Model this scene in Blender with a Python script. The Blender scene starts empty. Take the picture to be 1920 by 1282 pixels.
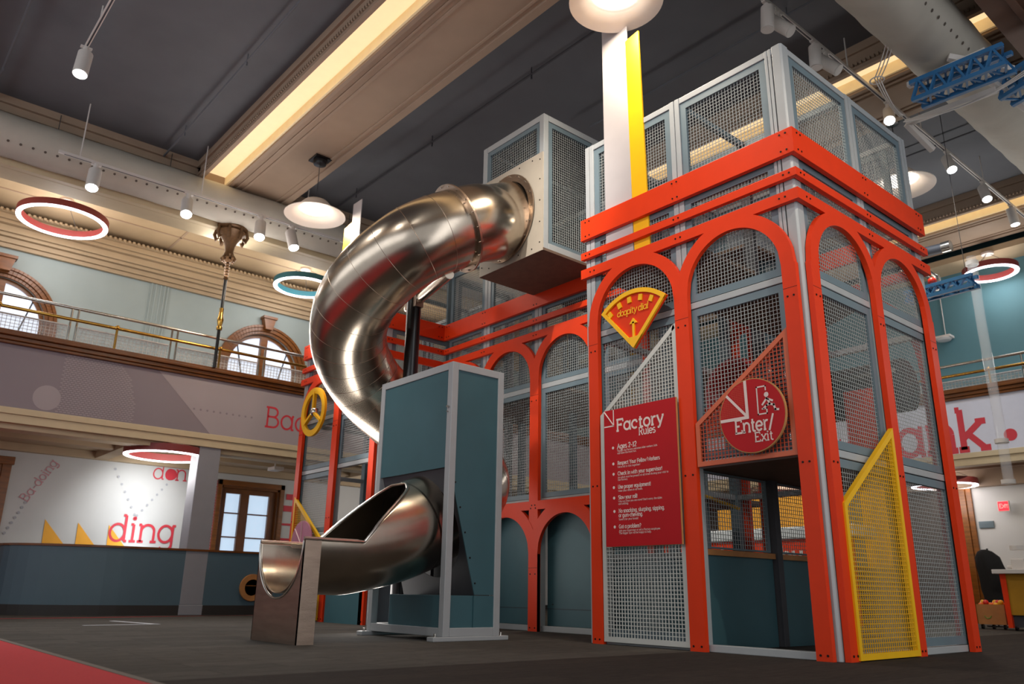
import bpy, bmesh, math, random
from mathutils import Vector, Matrix, noise
random.seed(7)
PI = math.pi
SC = bpy.context.scene
COL = SC.collection

# ------------------------------------------------------------------ camera
F = Vector((-0.7269332528, 0.6192237126, 0.2968670405))
R = Vector((0.6520102965, 0.7580543157, 0.0153697022))
U = Vector((0.2155240572, -0.2047331147, 0.9547951259))
cd = bpy.data.cameras.new('camera'); cam = bpy.data.objects.new('camera', cd); COL.objects.link(cam)
M = Matrix((R, U, -F)).transposed().to_4x4(); M.translation = Vector((3.79984, -7.11308, 0.55))
cam.matrix_world = M
cd.sensor_width = 36; cd.lens = 1506.344 / 1920 * 36
cd.clip_start = 0.05; cd.clip_end = 200
cd.dof.use_dof = True; cd.dof.focus_distance = 9.6; cd.dof.aperture_fstop = 1.5
SC.camera = cam
# ------------------------------------------------------------------ view + world
SC.view_settings.view_transform = 'Standard'; SC.view_settings.look = 'None'
SC.view_settings.exposure = 0.15; SC.view_settings.gamma = 1.0
SC.view_settings.use_curve_mapping = False
W = bpy.data.worlds.new('world'); SC.world = W; W.use_nodes = True
W.node_tree.nodes['Background'].inputs[0].default_value = (0.95, 0.97, 1.0, 1)
W.node_tree.nodes['Background'].inputs[1].default_value = 0.52
SC.cycles.max_bounces = 6; SC.cycles.diffuse_bounces = 3; SC.cycles.glossy_bounces = 4
SC.cycles.transmission_bounces = 6; SC.cycles.transparent_max_bounces = 12
SC.cycles.sample_clamp_indirect = 4.0; SC.cycles.caustics_reflective = False; SC.cycles.caustics_refractive = False

# ------------------------------------------------------------------ lights (hall lamps and added fills)
def spot(name, loc, aim, power, color=(1, .95, .88), size=50, blend=.5, rad=.07):
    l = bpy.data.lights.new(name, 'SPOT'); l.energy = power; l.color = color
    l.spot_size = math.radians(size); l.spot_blend = blend; l.shadow_soft_size = rad
    o = bpy.data.objects.new(name, l); COL.objects.link(o); o.location = loc
    o.rotation_euler = (Vector(aim) - Vector(loc)).to_track_quat('-Z', 'Y').to_euler()
    return o
def area(name, loc, aim, power, sx, sy, color=(1, 1, 1)):
    l = bpy.data.lights.new(name, 'AREA'); l.energy = power; l.color = color
    l.shape = 'RECTANGLE'; l.size = sx; l.size_y = sy
    o = bpy.data.objects.new(name, l); COL.objects.link(o); o.location = loc
    o.rotation_euler = (Vector(aim) - Vector(loc)).to_track_quat('-Z', 'Y').to_euler()
    return o
WARM = (1, .86, .68); NEU = (1, .95, .88); COOL = (.86, .93, 1)
# track lamps in front of the structure (out of frame overhead)
spot('track_beam', (-1.0, -6.5, 9.0), (-4.6, 1.3, 4.9), 2300, NEU, 26, .9)
spot('track_beam', (0.5, -6.0, 9.0), (-2.0, 0, 5.0), 1000, NEU, 40, .9)
spot('track_beam', (1.5, -7.0, 9.0), (-4.0, -2.5, 1.0), 420, NEU, 60, .9)
spot('track_beam', (4.8, -2.0, 9.0), (0, 1.6, 3.5), 900, WARM, 45, .9)
spot('track_beam', (-7.0, -6.5, 9.2), (-7.0, -1.0, 3.5), 900, NEU, 45, .9)
spot('track_beam', (-3.0, -7.5, 9.2), (-3.3, -.5, 1.2), 450, NEU, 50, .9)
# unseen area fills, added to brighten the ceiling and beams
area('ceiling_fill', (-12.6, -1, 6.6), (-9.5, -1, 9.6), 250, .8, 18, (1, .95, .9))
area('ceiling_fill', (-3, 12.0, 5.6), (-3, 9, 9.6), 220, 16, .8, (1, .95, .9))
area('ceiling_fill', (7.5, -2, 6.5), (-1, -1, 9.6), 230, 3, 14, (.93, .96, 1))
area('ceiling_fill', (-5, -12, 6.5), (-6, -3, 9.6), 230, 16, 3, (.93, .96, 1))
# ------------------------------------------------------------------ materials
MATS = {}
def lin(h):
    h = h.lstrip('#'); v = [int(h[i:i+2], 16) / 255 for i in (0, 2, 4)]
    return tuple(c / 12.92 if c <= .04045 else ((c + .055) / 1.055) ** 2.4 for c in v) + (1,)
def mat(name, hexc, rough=.5, metal=0, var=.06, scale=6, bump=0, bscale=60, emit=None, estr=0, spec=None, coat=0, stretch=None):
    if name in MATS: return MATS[name]
    m = bpy.data.materials.new(name); m.use_nodes = True; MATS[name] = m
    nt = m.node_tree; b = nt.nodes['Principled BSDF']
    c = lin(hexc)
    b.inputs['Roughness'].default_value = rough; b.inputs['Metallic'].default_value = metal
    if spec is not None: b.inputs['Specular IOR Level'].default_value = spec
    if coat: b.inputs['Coat Weight'].default_value = coat
    tc = nt.nodes.new('ShaderNodeTexCoord')
    vec = tc.outputs['Object']
    if stretch:
        mp = nt.nodes.new('ShaderNodeMapping'); mp.inputs['Scale'].default_value = stretch
        nt.links.new(vec, mp.inputs['Vector']); vec = mp.outputs['Vector']
    n = nt.nodes.new('ShaderNodeTexNoise'); n.inputs['Scale'].default_value = scale; n.inputs['Detail'].default_value = 4
    nt.links.new(vec, n.inputs['Vector'])
    r = nt.nodes.new('ShaderNodeValToRGB')
    r.color_ramp.elements[0].position = .3; r.color_ramp.elements[1].position = .7
    r.color_ramp.elements[0].color = tuple(x * (1 - var) for x in c[:3]) + (1,)
    r.color_ramp.elements[1].color = tuple(min(1, x * (1 + var)) for x in c[:3]) + (1,)
    nt.links.new(n.outputs['Fac'], r.inputs['Fac']); nt.links.new(r.outputs['Color'], b.inputs['Base Color'])
    if bump:
        n2 = nt.nodes.new('ShaderNodeTexNoise'); n2.inputs['Scale'].default_value = bscale; n2.inputs['Detail'].default_value = 3
        nt.links.new(vec, n2.inputs['Vector'])
        bp = nt.nodes.new('ShaderNodeBump'); bp.inputs['Strength'].default_value = bump; bp.inputs['Distance'].default_value = .01
        nt.links.new(n2.outputs['Fac'], bp.inputs['Height']); nt.links.new(bp.outputs['Normal'], b.inputs['Normal'])
    if emit:
        b.inputs['Emission Color'].default_value = lin(emit); b.inputs['Emission Strength'].default_value = estr
    return m
mat('red', '#E03A10', .45, var=.03, spec=.25)
mat('grey', '#A9ACAD', .42, var=.03, spec=.5)
mat('bluegrey', '#6B7C84', .5, var=.04)
mat('wire', '#A2A7A6', .45, var=.03)
mat('wire_white', '#CFCFC8', .5, var=.03)
mat('wire_yellow', '#E8AE14', .5, var=.03)
mat('wire_orange', '#C8502E', .5, var=.03)
mat('frame_white', '#C9C9C2', .5, var=.03)
mat('frame_yellow', '#F2B90C', .45, var=.03)
mat('frame_orange', '#CF6440', .5, var=.03)
mat('teal', '#3C626A', .5, var=.06, scale=2)
mat('charcoal', '#3B3B40', .6, var=.06)
mat('steel', '#BDB0A0', .24, 1, var=.08, scale=4, bump=.06, bscale=6)
mat('steel_brushed', '#A89484', .34, 1, var=.12, scale=3, bump=.12, bscale=40, stretch=(1, 1, 6))
mat('steel_rim', '#D9D4CC', .25, 1, var=.04)
mat('beige', '#B9AD9C', .45, var=.03)
mat('deck', '#6B5648', .7, var=.12, scale=9)
mat('black', '#0C0C0E', .25, var=.1)
mat('bolt', '#201815', .5, .6)
mat('yellow', '#F7B90A', .4, var=.03)
mat('sign_red', '#B80F18', .5, var=.03, spec=.25)
mat('ink', '#E9D3CB', .6, var=.02)
mat('tan_edge', '#B98A52', .7, var=.08)
mat('white_board', '#B9B2B2', .5, var=.02)
mat('ceil_dark', '#626469', .8, var=.06, scale=1.5)
mat('beam_tan', '#A58E79', .7, var=.05, scale=2)
mat('cream', '#B69F80', .7, var=.05, scale=2)
mat('cream_light', '#CBB997', .6, var=.03)
mat('upper_wall_warm', '#A3AFAC', .7, var=.04, scale=1.5)  # upper wall paint with the warm light tinted into its colour
mat('upper_wall_cool', '#557E86', .7, var=.04, scale=1.5)  # same upper wall paint, cool light tinted into its colour
mat('wall_white', '#C9C8C4', .65, var=.03, scale=1.5)
mat('column_grey', '#8C8C92', .6, var=.03)
mat('wall_low', '#7F93A0', .65, var=.03)
mat('half_wall', '#4F6672', .42, var=.05, scale=1.2)
mat('base_dark', '#2A2624', .5)
mat('wood', '#7E4A18', .35, var=.25, scale=3, stretch=(1, 1, 6))
mat('wood_trim', '#6E3E12', .3, var=.2, scale=4)
mat('wood_light', '#B57A45', .5, var=.12, scale=5)
mat('brass', '#C79A4A', .22, 1)
mat('chrome', '#C9C4BC', .2, 1)
mat('beam_brown', '#6E4C38', .6, var=.05)
mat('duct_hole', '#5C5249', .8)
mat('bronze', '#6A4C2E', .5, .3, var=.2, scale=20)
mat('mural_dark', '#8B8086', .6, var=.03, scale=1)
mat('mural_light', '#A69B9E', .6, var=.03, scale=1)
mat('mural_mid', '#99908F', .6, var=.02)
mat('mural_right', '#D2D4E2', .6, var=.02)
mat('paint_red', '#CC3340', .6, var=.03)
mat('paint_yellow', '#F0A92C', .6, var=.03)
mat('paint_grey', '#A8A8AC', .6, var=.02)
mat('paint_pink', '#C98A90', .6, var=.05)
mat('duct', '#BFB8AB', .75, var=.05, scale=3, bump=.5, bscale=6)
mat('fixture_white', '#D8D2CC', .45, var=.02)
mat('pendant_shell', '#E2D6CC', .5, var=.02)
mat('crane_blue', '#2E6C9E', .45, var=.08)
mat('ring_red', '#82302E', .5); mat('ring_teal', '#24606E', .5)
mat('led', '#FFFFFF', .5, emit='#F7F3FF', estr=7)
mat('lamp_warm', '#FFFFFF', .5, emit='#FFF6EA', estr=4)
mat('lamp_cool', '#FFFFFF', .5, emit='#F0FAFF', estr=28)
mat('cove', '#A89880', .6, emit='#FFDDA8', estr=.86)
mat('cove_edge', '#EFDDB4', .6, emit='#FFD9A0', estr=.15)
mat('sky_pane', '#C8D4E4', .2, emit='#DDE6F6', estr=.95)
mat('sky_pane_low', '#B8C8D8', .2, emit='#B9D0E6', estr=.85)
mat('carpet_red', '#C03034', .95, var=.10, scale=90, bump=.5, bscale=300)
mat('carpet_red_line', '#A5383A', .95, var=.10, scale=90)
mat('carpet_edge', '#6B635A', .95, var=.1, scale=60)
mat('cloth_black', '#0B0A0A', .9, var=.2, scale=10, bump=.6, bscale=8)
mat('ball_y', '#F2B21C', .35); mat('ball_r', '#D8301F', .35); mat('ball_o', '#EC6A1C', .35)
mat('exit_red', '#E02030', .5, emit='#FF2030', estr=1.4)
mat('pink_sign', '#B9748C', .5)
mat('stone', '#A79A86', .8, var=.25, scale=60)
mat('mustard', '#A9790F', .5, var=.05)
mat('counter_white', '#C9CFD0', .35)
mat('wood_dark', '#3A2A20', .5, var=.2, scale=3, stretch=(6, 1, 1))
mat('handle_green', '#6FA03A', .5)
mat('red_tube', '#C22A24', .35)

def carpet(name, c1, c2, c3, sx=1):
    m = bpy.data.materials.new(name); m.use_nodes = True; MATS[name] = m
    nt = m.node_tree; b = nt.nodes['Principled BSDF']; b.inputs['Roughness'].default_value = .95
    b.inputs['Specular IOR Level'].default_value = .15
    tc = nt.nodes.new('ShaderNodeTexCoord'); mp = nt.nodes.new('ShaderNodeMapping')
    mp.inputs['Rotation'].default_value = (0, 0, PI / 2)
    nt.links.new(tc.outputs['Object'], mp.inputs['Vector'])
    br = nt.nodes.new('ShaderNodeTexBrick'); br.inputs['Scale'].default_value = 1
    br.inputs['Brick Width'].default_value = 1.2; br.inputs['Row Height'].default_value = .3; br.inputs['Mortar Size'].default_value = .004
    br.inputs['Color1'].default_value = lin(c1); br.inputs['Color2'].default_value = lin(c2); br.inputs['Mortar'].default_value = lin(c3)
    nt.links.new(mp.outputs['Vector'], br.inputs['Vector'])
    mp2 = nt.nodes.new('ShaderNodeMapping'); mp2.inputs['Scale'].default_value = (14, 2.2, 1); nt.links.new(mp.outputs['Vector'], mp2.inputs['Vector'])
    n = nt.nodes.new('ShaderNodeTexNoise'); n.inputs['Scale'].default_value = 2.2; n.inputs['Detail'].default_value = 6
    nt.links.new(tc.outputs['Object'], mp2.inputs['Vector']); nt.links.new(mp2.outputs['Vector'], n.inputs['Vector'])
    n3 = nt.nodes.new('ShaderNodeTexNoise'); n3.inputs['Scale'].default_value = 120; n3.inputs['Detail'].default_value = 2
    nt.links.new(tc.outputs['Object'], n3.inputs['Vector'])
    mx = nt.nodes.new('ShaderNodeMix'); mx.data_type = 'RGBA'; mx.blend_type = 'MULTIPLY'; mx.inputs[0].default_value = .8
    r = nt.nodes.new('ShaderNodeValToRGB'); r.color_ramp.elements[0].position = .3; r.color_ramp.elements[1].position = .72
    r.color_ramp.elements[0].color = (.45, .45, .45, 1); r.color_ramp.elements[1].color = (1.25, 1.25, 1.25, 1)
    ad = nt.nodes.new('ShaderNodeMath'); ad.operation = 'MULTIPLY_ADD'; ad.inputs[1].default_value = .35
    nt.links.new(n3.outputs['Fac'], ad.inputs[0]); 
    sb = nt.nodes.new('ShaderNodeMath'); sb.operation = 'MULTIPLY'; sb.inputs[1].default_value = .68
    nt.links.new(n.outputs['Fac'], sb.inputs[0]); nt.links.new(sb.outputs[0], ad.inputs[2])
    nt.links.new(ad.outputs[0], r.inputs['Fac'])
    nt.links.new(br.outputs['Color'], mx.inputs[6]); nt.links.new(r.outputs['Color'], mx.inputs[7])
    nt.links.new(mx.outputs[2], b.inputs['Base Color'])
    bp = nt.nodes.new('ShaderNodeBump'); bp.inputs['Strength'].default_value = .5; bp.inputs['Distance'].default_value = .01
    nt.links.new(n3.outputs['Fac'], bp.inputs['Height']); nt.links.new(bp.outputs['Normal'], b.inputs['Normal'])
    return m
carpet('carpet', '#57524C', '#4C4843', '#35312D')
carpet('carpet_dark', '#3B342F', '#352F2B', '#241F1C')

# clear plastic
m = mat('clear', '#EDEFF2', .05, var=.01); b = m.node_tree.nodes['Principled BSDF']
b.inputs['Transmission Weight'].default_value = .0; b.inputs['Alpha'].default_value = .2
m = mat('glass', '#E8EEF0', .05, var=.01); b = m.node_tree.nodes['Principled BSDF']; b.inputs['Alpha'].default_value = .16

# ------------------------------------------------------------------ mesh helpers
def V(*a): return Vector(a)
class MB:
    def __init__(s): s.bm = bmesh.new()
    def quad(s, a, b, c, d): s.bm.faces.new([s.bm.verts.new(p) for p in (a, b, c, d)])
    def poly(s, pts): s.bm.faces.new([s.bm.verts.new(p) for p in pts])
    def box(s, x0, x1, y0, y1, z0, z1):
        v = [s.bm.verts.new((x, y, z)) for x in (x0, x1) for y in (y0, y1) for z in (z0, z1)]
        for f in ((0, 1, 3, 2), (4, 6, 7, 5), (0, 4, 5, 1), (2, 3, 7, 6), (0, 2, 6, 4), (1, 5, 7, 3)): s.bm.faces.new([v[i] for i in f])
    def bar(s, a, b, w, h, up=(0, 0, 1), caps=True):
        a = Vector(a); b = Vector(b); d = (b - a).normalized(); u = Vector(up)
        if abs(d.dot(u)) > .98: u = Vector((1, 0, 0)) if abs(d.x) < .9 else Vector((0, 1, 0))
        r = d.cross(u).normalized(); u = r.cross(d).normalized()
        c = [(-1, -1), (1, -1), (1, 1), (-1, 1)]
        va = [s.bm.verts.new(a + r * x * w / 2 + u * y * h / 2) for x, y in c]
        vb = [s.bm.verts.new(b + r * x * w / 2 + u * y * h / 2) for x, y in c]
        for i in range(4): s.bm.faces.new((va[i], va[(i + 1) % 4], vb[(i + 1) % 4], vb[i]))
        if caps: s.bm.faces.new(va[::-1]); s.bm.faces.new(vb)
    def tube(s, pts, rad, n=12, cap=True, closed=False):
        pts = [Vector(p) for p in pts]; N = len(pts); rr = rad if isinstance(rad, (list, tuple)) else [rad] * N
        rings = []; u = None
        for i, p in enumerate(pts):
            if closed: d = (pts[(i + 1) % N] - pts[i - 1])
            else: d = (pts[min(i + 1, N - 1)] - pts[max(i - 1, 0)])
            d = d.normalized()
            if u is None: u = d.cross(Vector((0, 0, 1)) if abs(d.z) < .95 else Vector((1, 0, 0))).normalized()
            else: u = (u - d * u.dot(d)).normalized()
            v = d.cross(u)
            rings.append([s.bm.verts.new(p + (u * math.cos(2 * PI * k / n) + v * math.sin(2 * PI * k / n)) * rr[i]) for k in range(n)])
        for i in range(N if closed else N - 1):
            A, B = rings[i], rings[(i + 1) % N]
            for k in range(n): s.bm.faces.new((A[k], A[(k + 1) % n], B[(k + 1) % n], B[k]))
        if cap and not closed: s.bm.faces.new(rings[0][::-1]); s.bm.faces.new(rings[-1])
    def lathe(s, prof, c, n=32, axis='z', closed=False):
        c = Vector(c); rings = []
        for r, h in prof:
            ring = []
            for k in range(n):
                a = 2 * PI * k / n; x, y = r * math.cos(a), r * math.sin(a)
                q = {'z': V(x, y, h), 'y': V(x, h, y), 'x': V(h, x, y)}[axis]
                ring.append(s.bm.verts.new(c + q))
            rings.append(ring)
        L = len(rings)
        for i in range(L if closed else L - 1):
            A, B = rings[i], rings[(i + 1) % L]
            for k in range(n): s.bm.faces.new((A[k], A[(k + 1) % n], B[(k + 1) % n], B[k]))
        if not closed:
            if prof[0][0] > 1e-4: s.bm.faces.new(rings[0][::-1])
            if prof[-1][0] > 1e-4: s.bm.faces.new(rings[-1])
    def prism(s, pts, off):
        off = Vector(off); a = [s.bm.verts.new(Vector(p)) for p in pts]; b = [s.bm.verts.new(Vector(p) + off) for p in pts]
        n = len(a); s.bm.faces.new(a); s.bm.faces.new(b[::-1])
        for i in range(n): s.bm.faces.new((a[i], b[i], b[(i + 1) % n], a[(i + 1) % n]))
    def sphere(s, c, r, n=10):
        bmesh.ops.create_uvsphere(s.bm, u_segments=n * 2, v_segments=n, radius=r, matrix=Matrix.Translation(c))
    def build(s, name, m, parent=None, smooth=False, recalc=True, bevel=0, mats=None):
        if recalc: bmesh.ops.recalc_face_normals(s.bm, faces=s.bm.faces)
        me = bpy.data.meshes.new(name); 
        if smooth:
            for f in s.bm.faces: f.smooth = True
        s.bm.to_mesh(me); s.bm.free()
        me.materials.append(MATS[m])
        o = bpy.data.objects.new(name, me); COL.objects.link(o)
        if parent is not None: o.parent = parent
        if smooth:
            for e in me.edges: pass
            try: me.set_sharp_from_angle(angle=math.radians(40))
            except Exception: pass
        if bevel:
            md = o.modifiers.new('bevel', 'BEVEL'); md.width = bevel; md.segments = 2; md.limit_method = 'ANGLE'
        return o
def tag(o, label, cat, group=None):
    o['label'] = label; o['category'] = cat
    if group: o['group'] = group
    return o
def thing(name, label, cat, loc=(0, 0, 0), group=None):
    # an Empty at the base; children are built in world coordinates and parented with an inverse
    o = bpy.data.objects.new(name, None); COL.objects.link(o); o.location = loc
    o.empty_display_size = .2
    return tag(o, label, cat, group)
def child(o, parent):
    o.parent = parent
    o.matrix_parent_inverse = Matrix.Translation(-Vector(parent.location)) if parent.type == 'EMPTY' else Matrix.Identity(4)
    return o
def part(mb, name, m, parent, **k): return child(mb.build(name, m, None, **k), parent)
def sub(mb, name, m, parent, **k):
    o = mb.build(name, m, None, **k); o.parent = parent
    return o
def struct(o): o['kind'] = 'structure'; return o
def stuff(o): o['kind'] = 'stuff'; return o

# ------------------------------------------------------------------ stroke lettering (slab serif)
def arc(cx, cy, rx, ry, a0, a1, n=14):
    return [(cx + rx * math.cos(math.radians(a0 + (a1 - a0) * i / n)), cy + ry * math.sin(math.radians(a0 + (a1 - a0) * i / n))) for i in range(n + 1)]
def sf(x, y, l=.09, r=.09): return [(x - l, y), (x + r, y)]
O_ = lambda cx=.25, rx=.21: arc(cx, .25, rx, .25, 0, 360, 22)
G = {
 'a': (.56, [O_(), [(.46, .5), (.46, 0)], sf(.46, 0, .02, .08), sf(.46, .5, .02, .06)]),
 'b': (.56, [O_(.31), [(.1, .76), (.1, 0)], sf(.1, .76, .08, 0)]),
 'c': (.50, [arc(.26, .25, .21, .25, 50, 310, 18), [(.40, .44), (.40, .33)]]),
 'd': (.58, [O_(.26), [(.47, .76), (.47, 0)], sf(.47, .76, .09, 0), sf(.47, 0, 0, .08)]),
 'e': (.50, [arc(.25, .25, .21, .25, 0, 320, 20), [(.04, .25), (.46, .25)]]),
 'f': (.36, [arc(.28, .62, .12, .14, 40, 180, 8), [(.16, .62), (.16, 0)], sf(.16, 0), sf(.16, .47, .1, .14)]),
 'g': (.56, [O_(), [(.46, .5), (.46, -.08)], arc(.27, -.08, .19, .15, 0, -150, 10), sf(.46, .5, .02, .08)]),
 'h': (.58, [[(.1, .76), (.1, 0)], arc(.29, .31, .19, .19, 180, 0, 12), [(.48, .31), (.48, 0)], sf(.1, 0), sf(.48, 0), sf(.1, .76, .08, 0)]),
 'i': (.26, [[(.13, .5), (.13, 0)], sf(.13, 0), sf(.13, .5, .08, 0), arc(.13, .68, .025, .025, 0, 360, 8)]),
 'k': (.56, [[(.1, .76), (.1, 0)], [(.1, .2), (.42, .48)], [(.2, .29), (.46, 0)], sf(.1, 0), sf(.1, .76, .08, 0), sf(.44, .5), sf(.47, 0)]),
 'l': (.26, [[(.13, .76), (.13, 0)], sf(.13, 0), sf(.13, .76, .08, 0)]),
 'm': (.84, [[(.1, .5), (.1, 0)], arc(.26, .33, .16, .17, 180, 0, 10), [(.42, .33), (.42, 0)], arc(.58, .33, .16, .17, 180, 0, 10), [(.74, .33), (.74, 0)], sf(.1, 0, .07, .07), sf(.42, 0, .07, .07), sf(.74, 0, .07, .07), sf(.1, .5, .08, 0)]),
 'n': (.58, [[(.1, .5), (.1, 0)], arc(.29, .31, .19, .19, 180, 0, 12), [(.48, .31), (.48, 0)], sf(.1, 0), sf(.48, 0), sf(.1, .5, .08, 0)]),
 'o': (.50, [O_()]),
 'p': (.56, [O_(.31), [(.1, .5), (.1, -.24)], sf(.1, -.24), sf(.1, .5, .08, 0)]),
 'q': (.56, [O_(), [(.46, .5), (.46, -.24)], sf(.46, -.24)]),
 'r': (.40, [[(.13, .5), (.13, 0)], arc(.29, .33, .16, .16, 180, 60, 8), sf(.13, 0), sf(.13, .5, .09, 0)]),
 's': (.42, [arc(.21, .37, .15, .13, 30, 250, 12), arc(.21, .13, .16, .13, 90, -150, 12)]),
 't': (.36, [[(.15, .68), (.15, .12)], arc(.26, .12, .11, .12, 180, 310, 8), sf(.15, .48, .1, .14)]),
 'u': (.58, [[(.1, .5), (.1, .19)], arc(.28, .19, .18, .19, 180, 360, 12), [(.46, .5), (.46, 0)], sf(.1, .5, .08, 0), sf(.46, .5, .08, 0), sf(.46, 0, 0, .08)]),
 'v': (.50, [[(.06, .5), (.25, 0)], [(.25, 0), (.44, .5)], sf(.06, .5, .06, .07), sf(.44, .5, .07, .06)]),
 'w': (.76, [[(.06, .5), (.22, 0), (.38, .42), (.54, 0), (.70, .5)], sf(.06, .5, .06, .07), sf(.70, .5, .07, .06)]),
 'x': (.50, [[(.07, .5), (.43, 0)], [(.43, .5), (.07, 0)], sf(.07, 0, .06), sf(.43, 0, .06), sf(.07, .5, .06), sf(.43, .5, .06)]),
 'y': (.52, [[(.08, .5), (.27, 0)], [(.46, .5), (.2, -.2)], sf(.08, .5, .06, .07), sf(.46, .5, .07, .06), [(.2, -.2), (.08, -.2)]]),
 'j': (.26, [[(.15, .5), (.15, -.1)], arc(.03, -.1, .12, .12, 0, -90, 6)]),
 'z': (.46, [[(.05, .5), (.41, .5), (.05, 0), (.41, 0)]]),
 'A': (.66, [[(.06, 0), (.33, .72), (.60, 0)], [(.17, .26), (.49, .26)], sf(.07, 0), sf(.59, 0)]),
 'B': (.62, [[(.12, .72), (.12, 0)], [(.04, .72), (.32, .72)], arc(.32, .55, .17, .17, 90, -90, 10), [(.12, .38), (.34, .38)], arc(.34, .19, .2, .19, 90, -90, 10), [(.04, 0), (.34, 0)]]),
 'C': (.64, [arc(.34, .36, .28, .36, 45, 315, 20)]),
 'E': (.60, [[(.12, .72), (.12, 0)], [(.04, .72), (.52, .72), (.52, .58)], [(.12, .38), (.38, .38)], [(.04, 0), (.54, 0), (.54, .15)]]),
 'F': (.56, [[(.12, .72), (.12, 0)], [(.04, .72), (.52, .72), (.52, .56)], [(.12, .38), (.38, .38)], [(.38, .46), (.38, .3)], sf(.12, 0)]),
 'G': (.68, [arc(.34, .36, .28, .36, 45, 340, 20), [(.42, .3), (.64, .3)]]),
 'N': (.70, [[(.12, 0), (.12, .72), (.56, 0), (.56, .72)], sf(.12, 0), sf(.56, .72), sf(.08, .72, .04, .04)]),
 'R': (.64, [[(.12, .72), (.12, 0)], [(.04, .72), (.34, .72)], arc(.34, .54, .18, .18, 90, -90, 10), [(.12, .36), (.34, .36), (.52, 0)], sf(.12, 0), sf(.54, 0, .04, .08)]),
 'S': (.56, [arc(.28, .54, .2, .18, 30, 260, 12), arc(.28, .18, .22, .18, 90, -150, 12)]),
 'T': (.60, [[(.04, .6), (.04, .72), (.56, .72), (.56, .6)], [(.3, .72), (.3, 0)], sf(.3, 0)]),
 'U': (.66, [[(.12, .72), (.12, .24)], arc(.34, .24, .22, .24, 180, 360, 12), [(.56, .24), (.56, .72)], sf(.12, .72), sf(.56, .72)]),
 'W': (.90, [[(.06, .72), (.26, 0), (.45, .6), (.64, 0), (.84, .72)], sf(.06, .72), sf(.84, .72)]),
 'Y': (.64, [[(.06, .72), (.32, .34), (.58, .72)], [(.32, .34), (.32, 0)], sf(.32, 0), sf(.07, .72), sf(.57, .72)]),
 'D': (.66, [[(.12, .72), (.12, 0)], [(.04, .72), (.3, .72)], arc(.3, .36, .28, .36, 90, -90, 14), [(.04, 0), (.3, 0)]]),
 'X': (.64, [[(.08, .72), (.56, 0)], [(.56, .72), (.08, 0)]]), 'I': (.3, [[(.15, .72), (.15, 0)]]),
 '1': (.40, [[(.1, .6), (.22, .72), (.22, 0)], sf(.22, 0, .12, .12)]),
 '2': (.50, [arc(.24, .52, .18, .2, 170, -20, 10), [(.41, .45), (.06, 0), (.44, 0)]]),
 '-': (.36, [[(.06, .28), (.30, .28)]]), '/': (.40, [[(.04, -.08), (.36, .8)]]),
 '.': (.2, [arc(.1, .03, .02, .02, 0, 360, 8)]), ',': (.2, [[(.1, .04), (.06, -.1)]]),
 "'": (.16, [[(.08, .76), (.08, .6)]]), '!': (.22, [[(.1, .72), (.1, .2)], arc(.1, .03, .02, .02, 0, 360, 8)]),
 '?': (.44, [arc(.21, .54, .16, .18, 170, -60, 10), [(.29, .39), (.21, .2)], arc(.21, .03, .02, .02, 0, 360, 8)]),
 ' ': (.26, []),
}
def strokes_width(t): return sum(G[c][0] for c in t)
def letters(mb, t, org, ru, uu, size, w, track=0, width=None):
    """flat strokes; org = baseline start, ru/uu = right / up unit vectors, size = em, w = stroke width (em)"""
    org = Vector(org); ru = Vector(ru); uu = Vector(uu); x = 0; xs = 1.0; sn = 0; vn = ru.cross(uu).normalized()
    if width: xs = width / ((strokes_width(t) + track * len(t)) * size)
    for c in t:
        adv, sts = G[c]
        for st in sts:
            pts = [Vector(((p[0] + x) * xs, p[1])) for p in st]; n = len(pts); sn += 1; off = vn * (.0004 * (sn % 3))
            L = []; Rr = []
            closed = (pts[0] - pts[-1]).length < 1e-3 and n > 3
            for i, p in enumerate(pts):
                if closed: d = pts[(i + 1) % n if i < n - 1 else 1] - pts[i - 1 if i > 0 else n - 2]
                else: d = pts[min(i + 1, n - 1)] - pts[max(i - 1, 0)]
                if d.length < 1e-6: d = Vector((1, 0))
                d.normalize(); nn = Vector((-d.y, d.x)) * w / 2
                k = 1.0
                if not closed and 0 < i < n - 1:
                    d1 = (pts[i] - pts[i - 1]).normalized(); k = 1 / max(.5, abs(d1.dot(d)))
                q = p.copy()
                if not closed and n == 2: pass
                L.append(q + nn * k); Rr.append(q - nn * k)
            for i in range(n - 1):
                mb.poly([org + off + (ru * a.x + uu * a.y) * size for a in (Rr[i], Rr[i + 1], L[i + 1], L[i])])
        x += adv + track
    return x * size
def disc(mb, c, ru, uu, r, n=32):
    c = Vector(c); ru = Vector(ru); uu = Vector(uu)
    mb.poly([c + (ru * math.cos(2 * PI * k / n) + uu * math.sin(2 * PI * k / n)) * r for k in range(n)])

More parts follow.
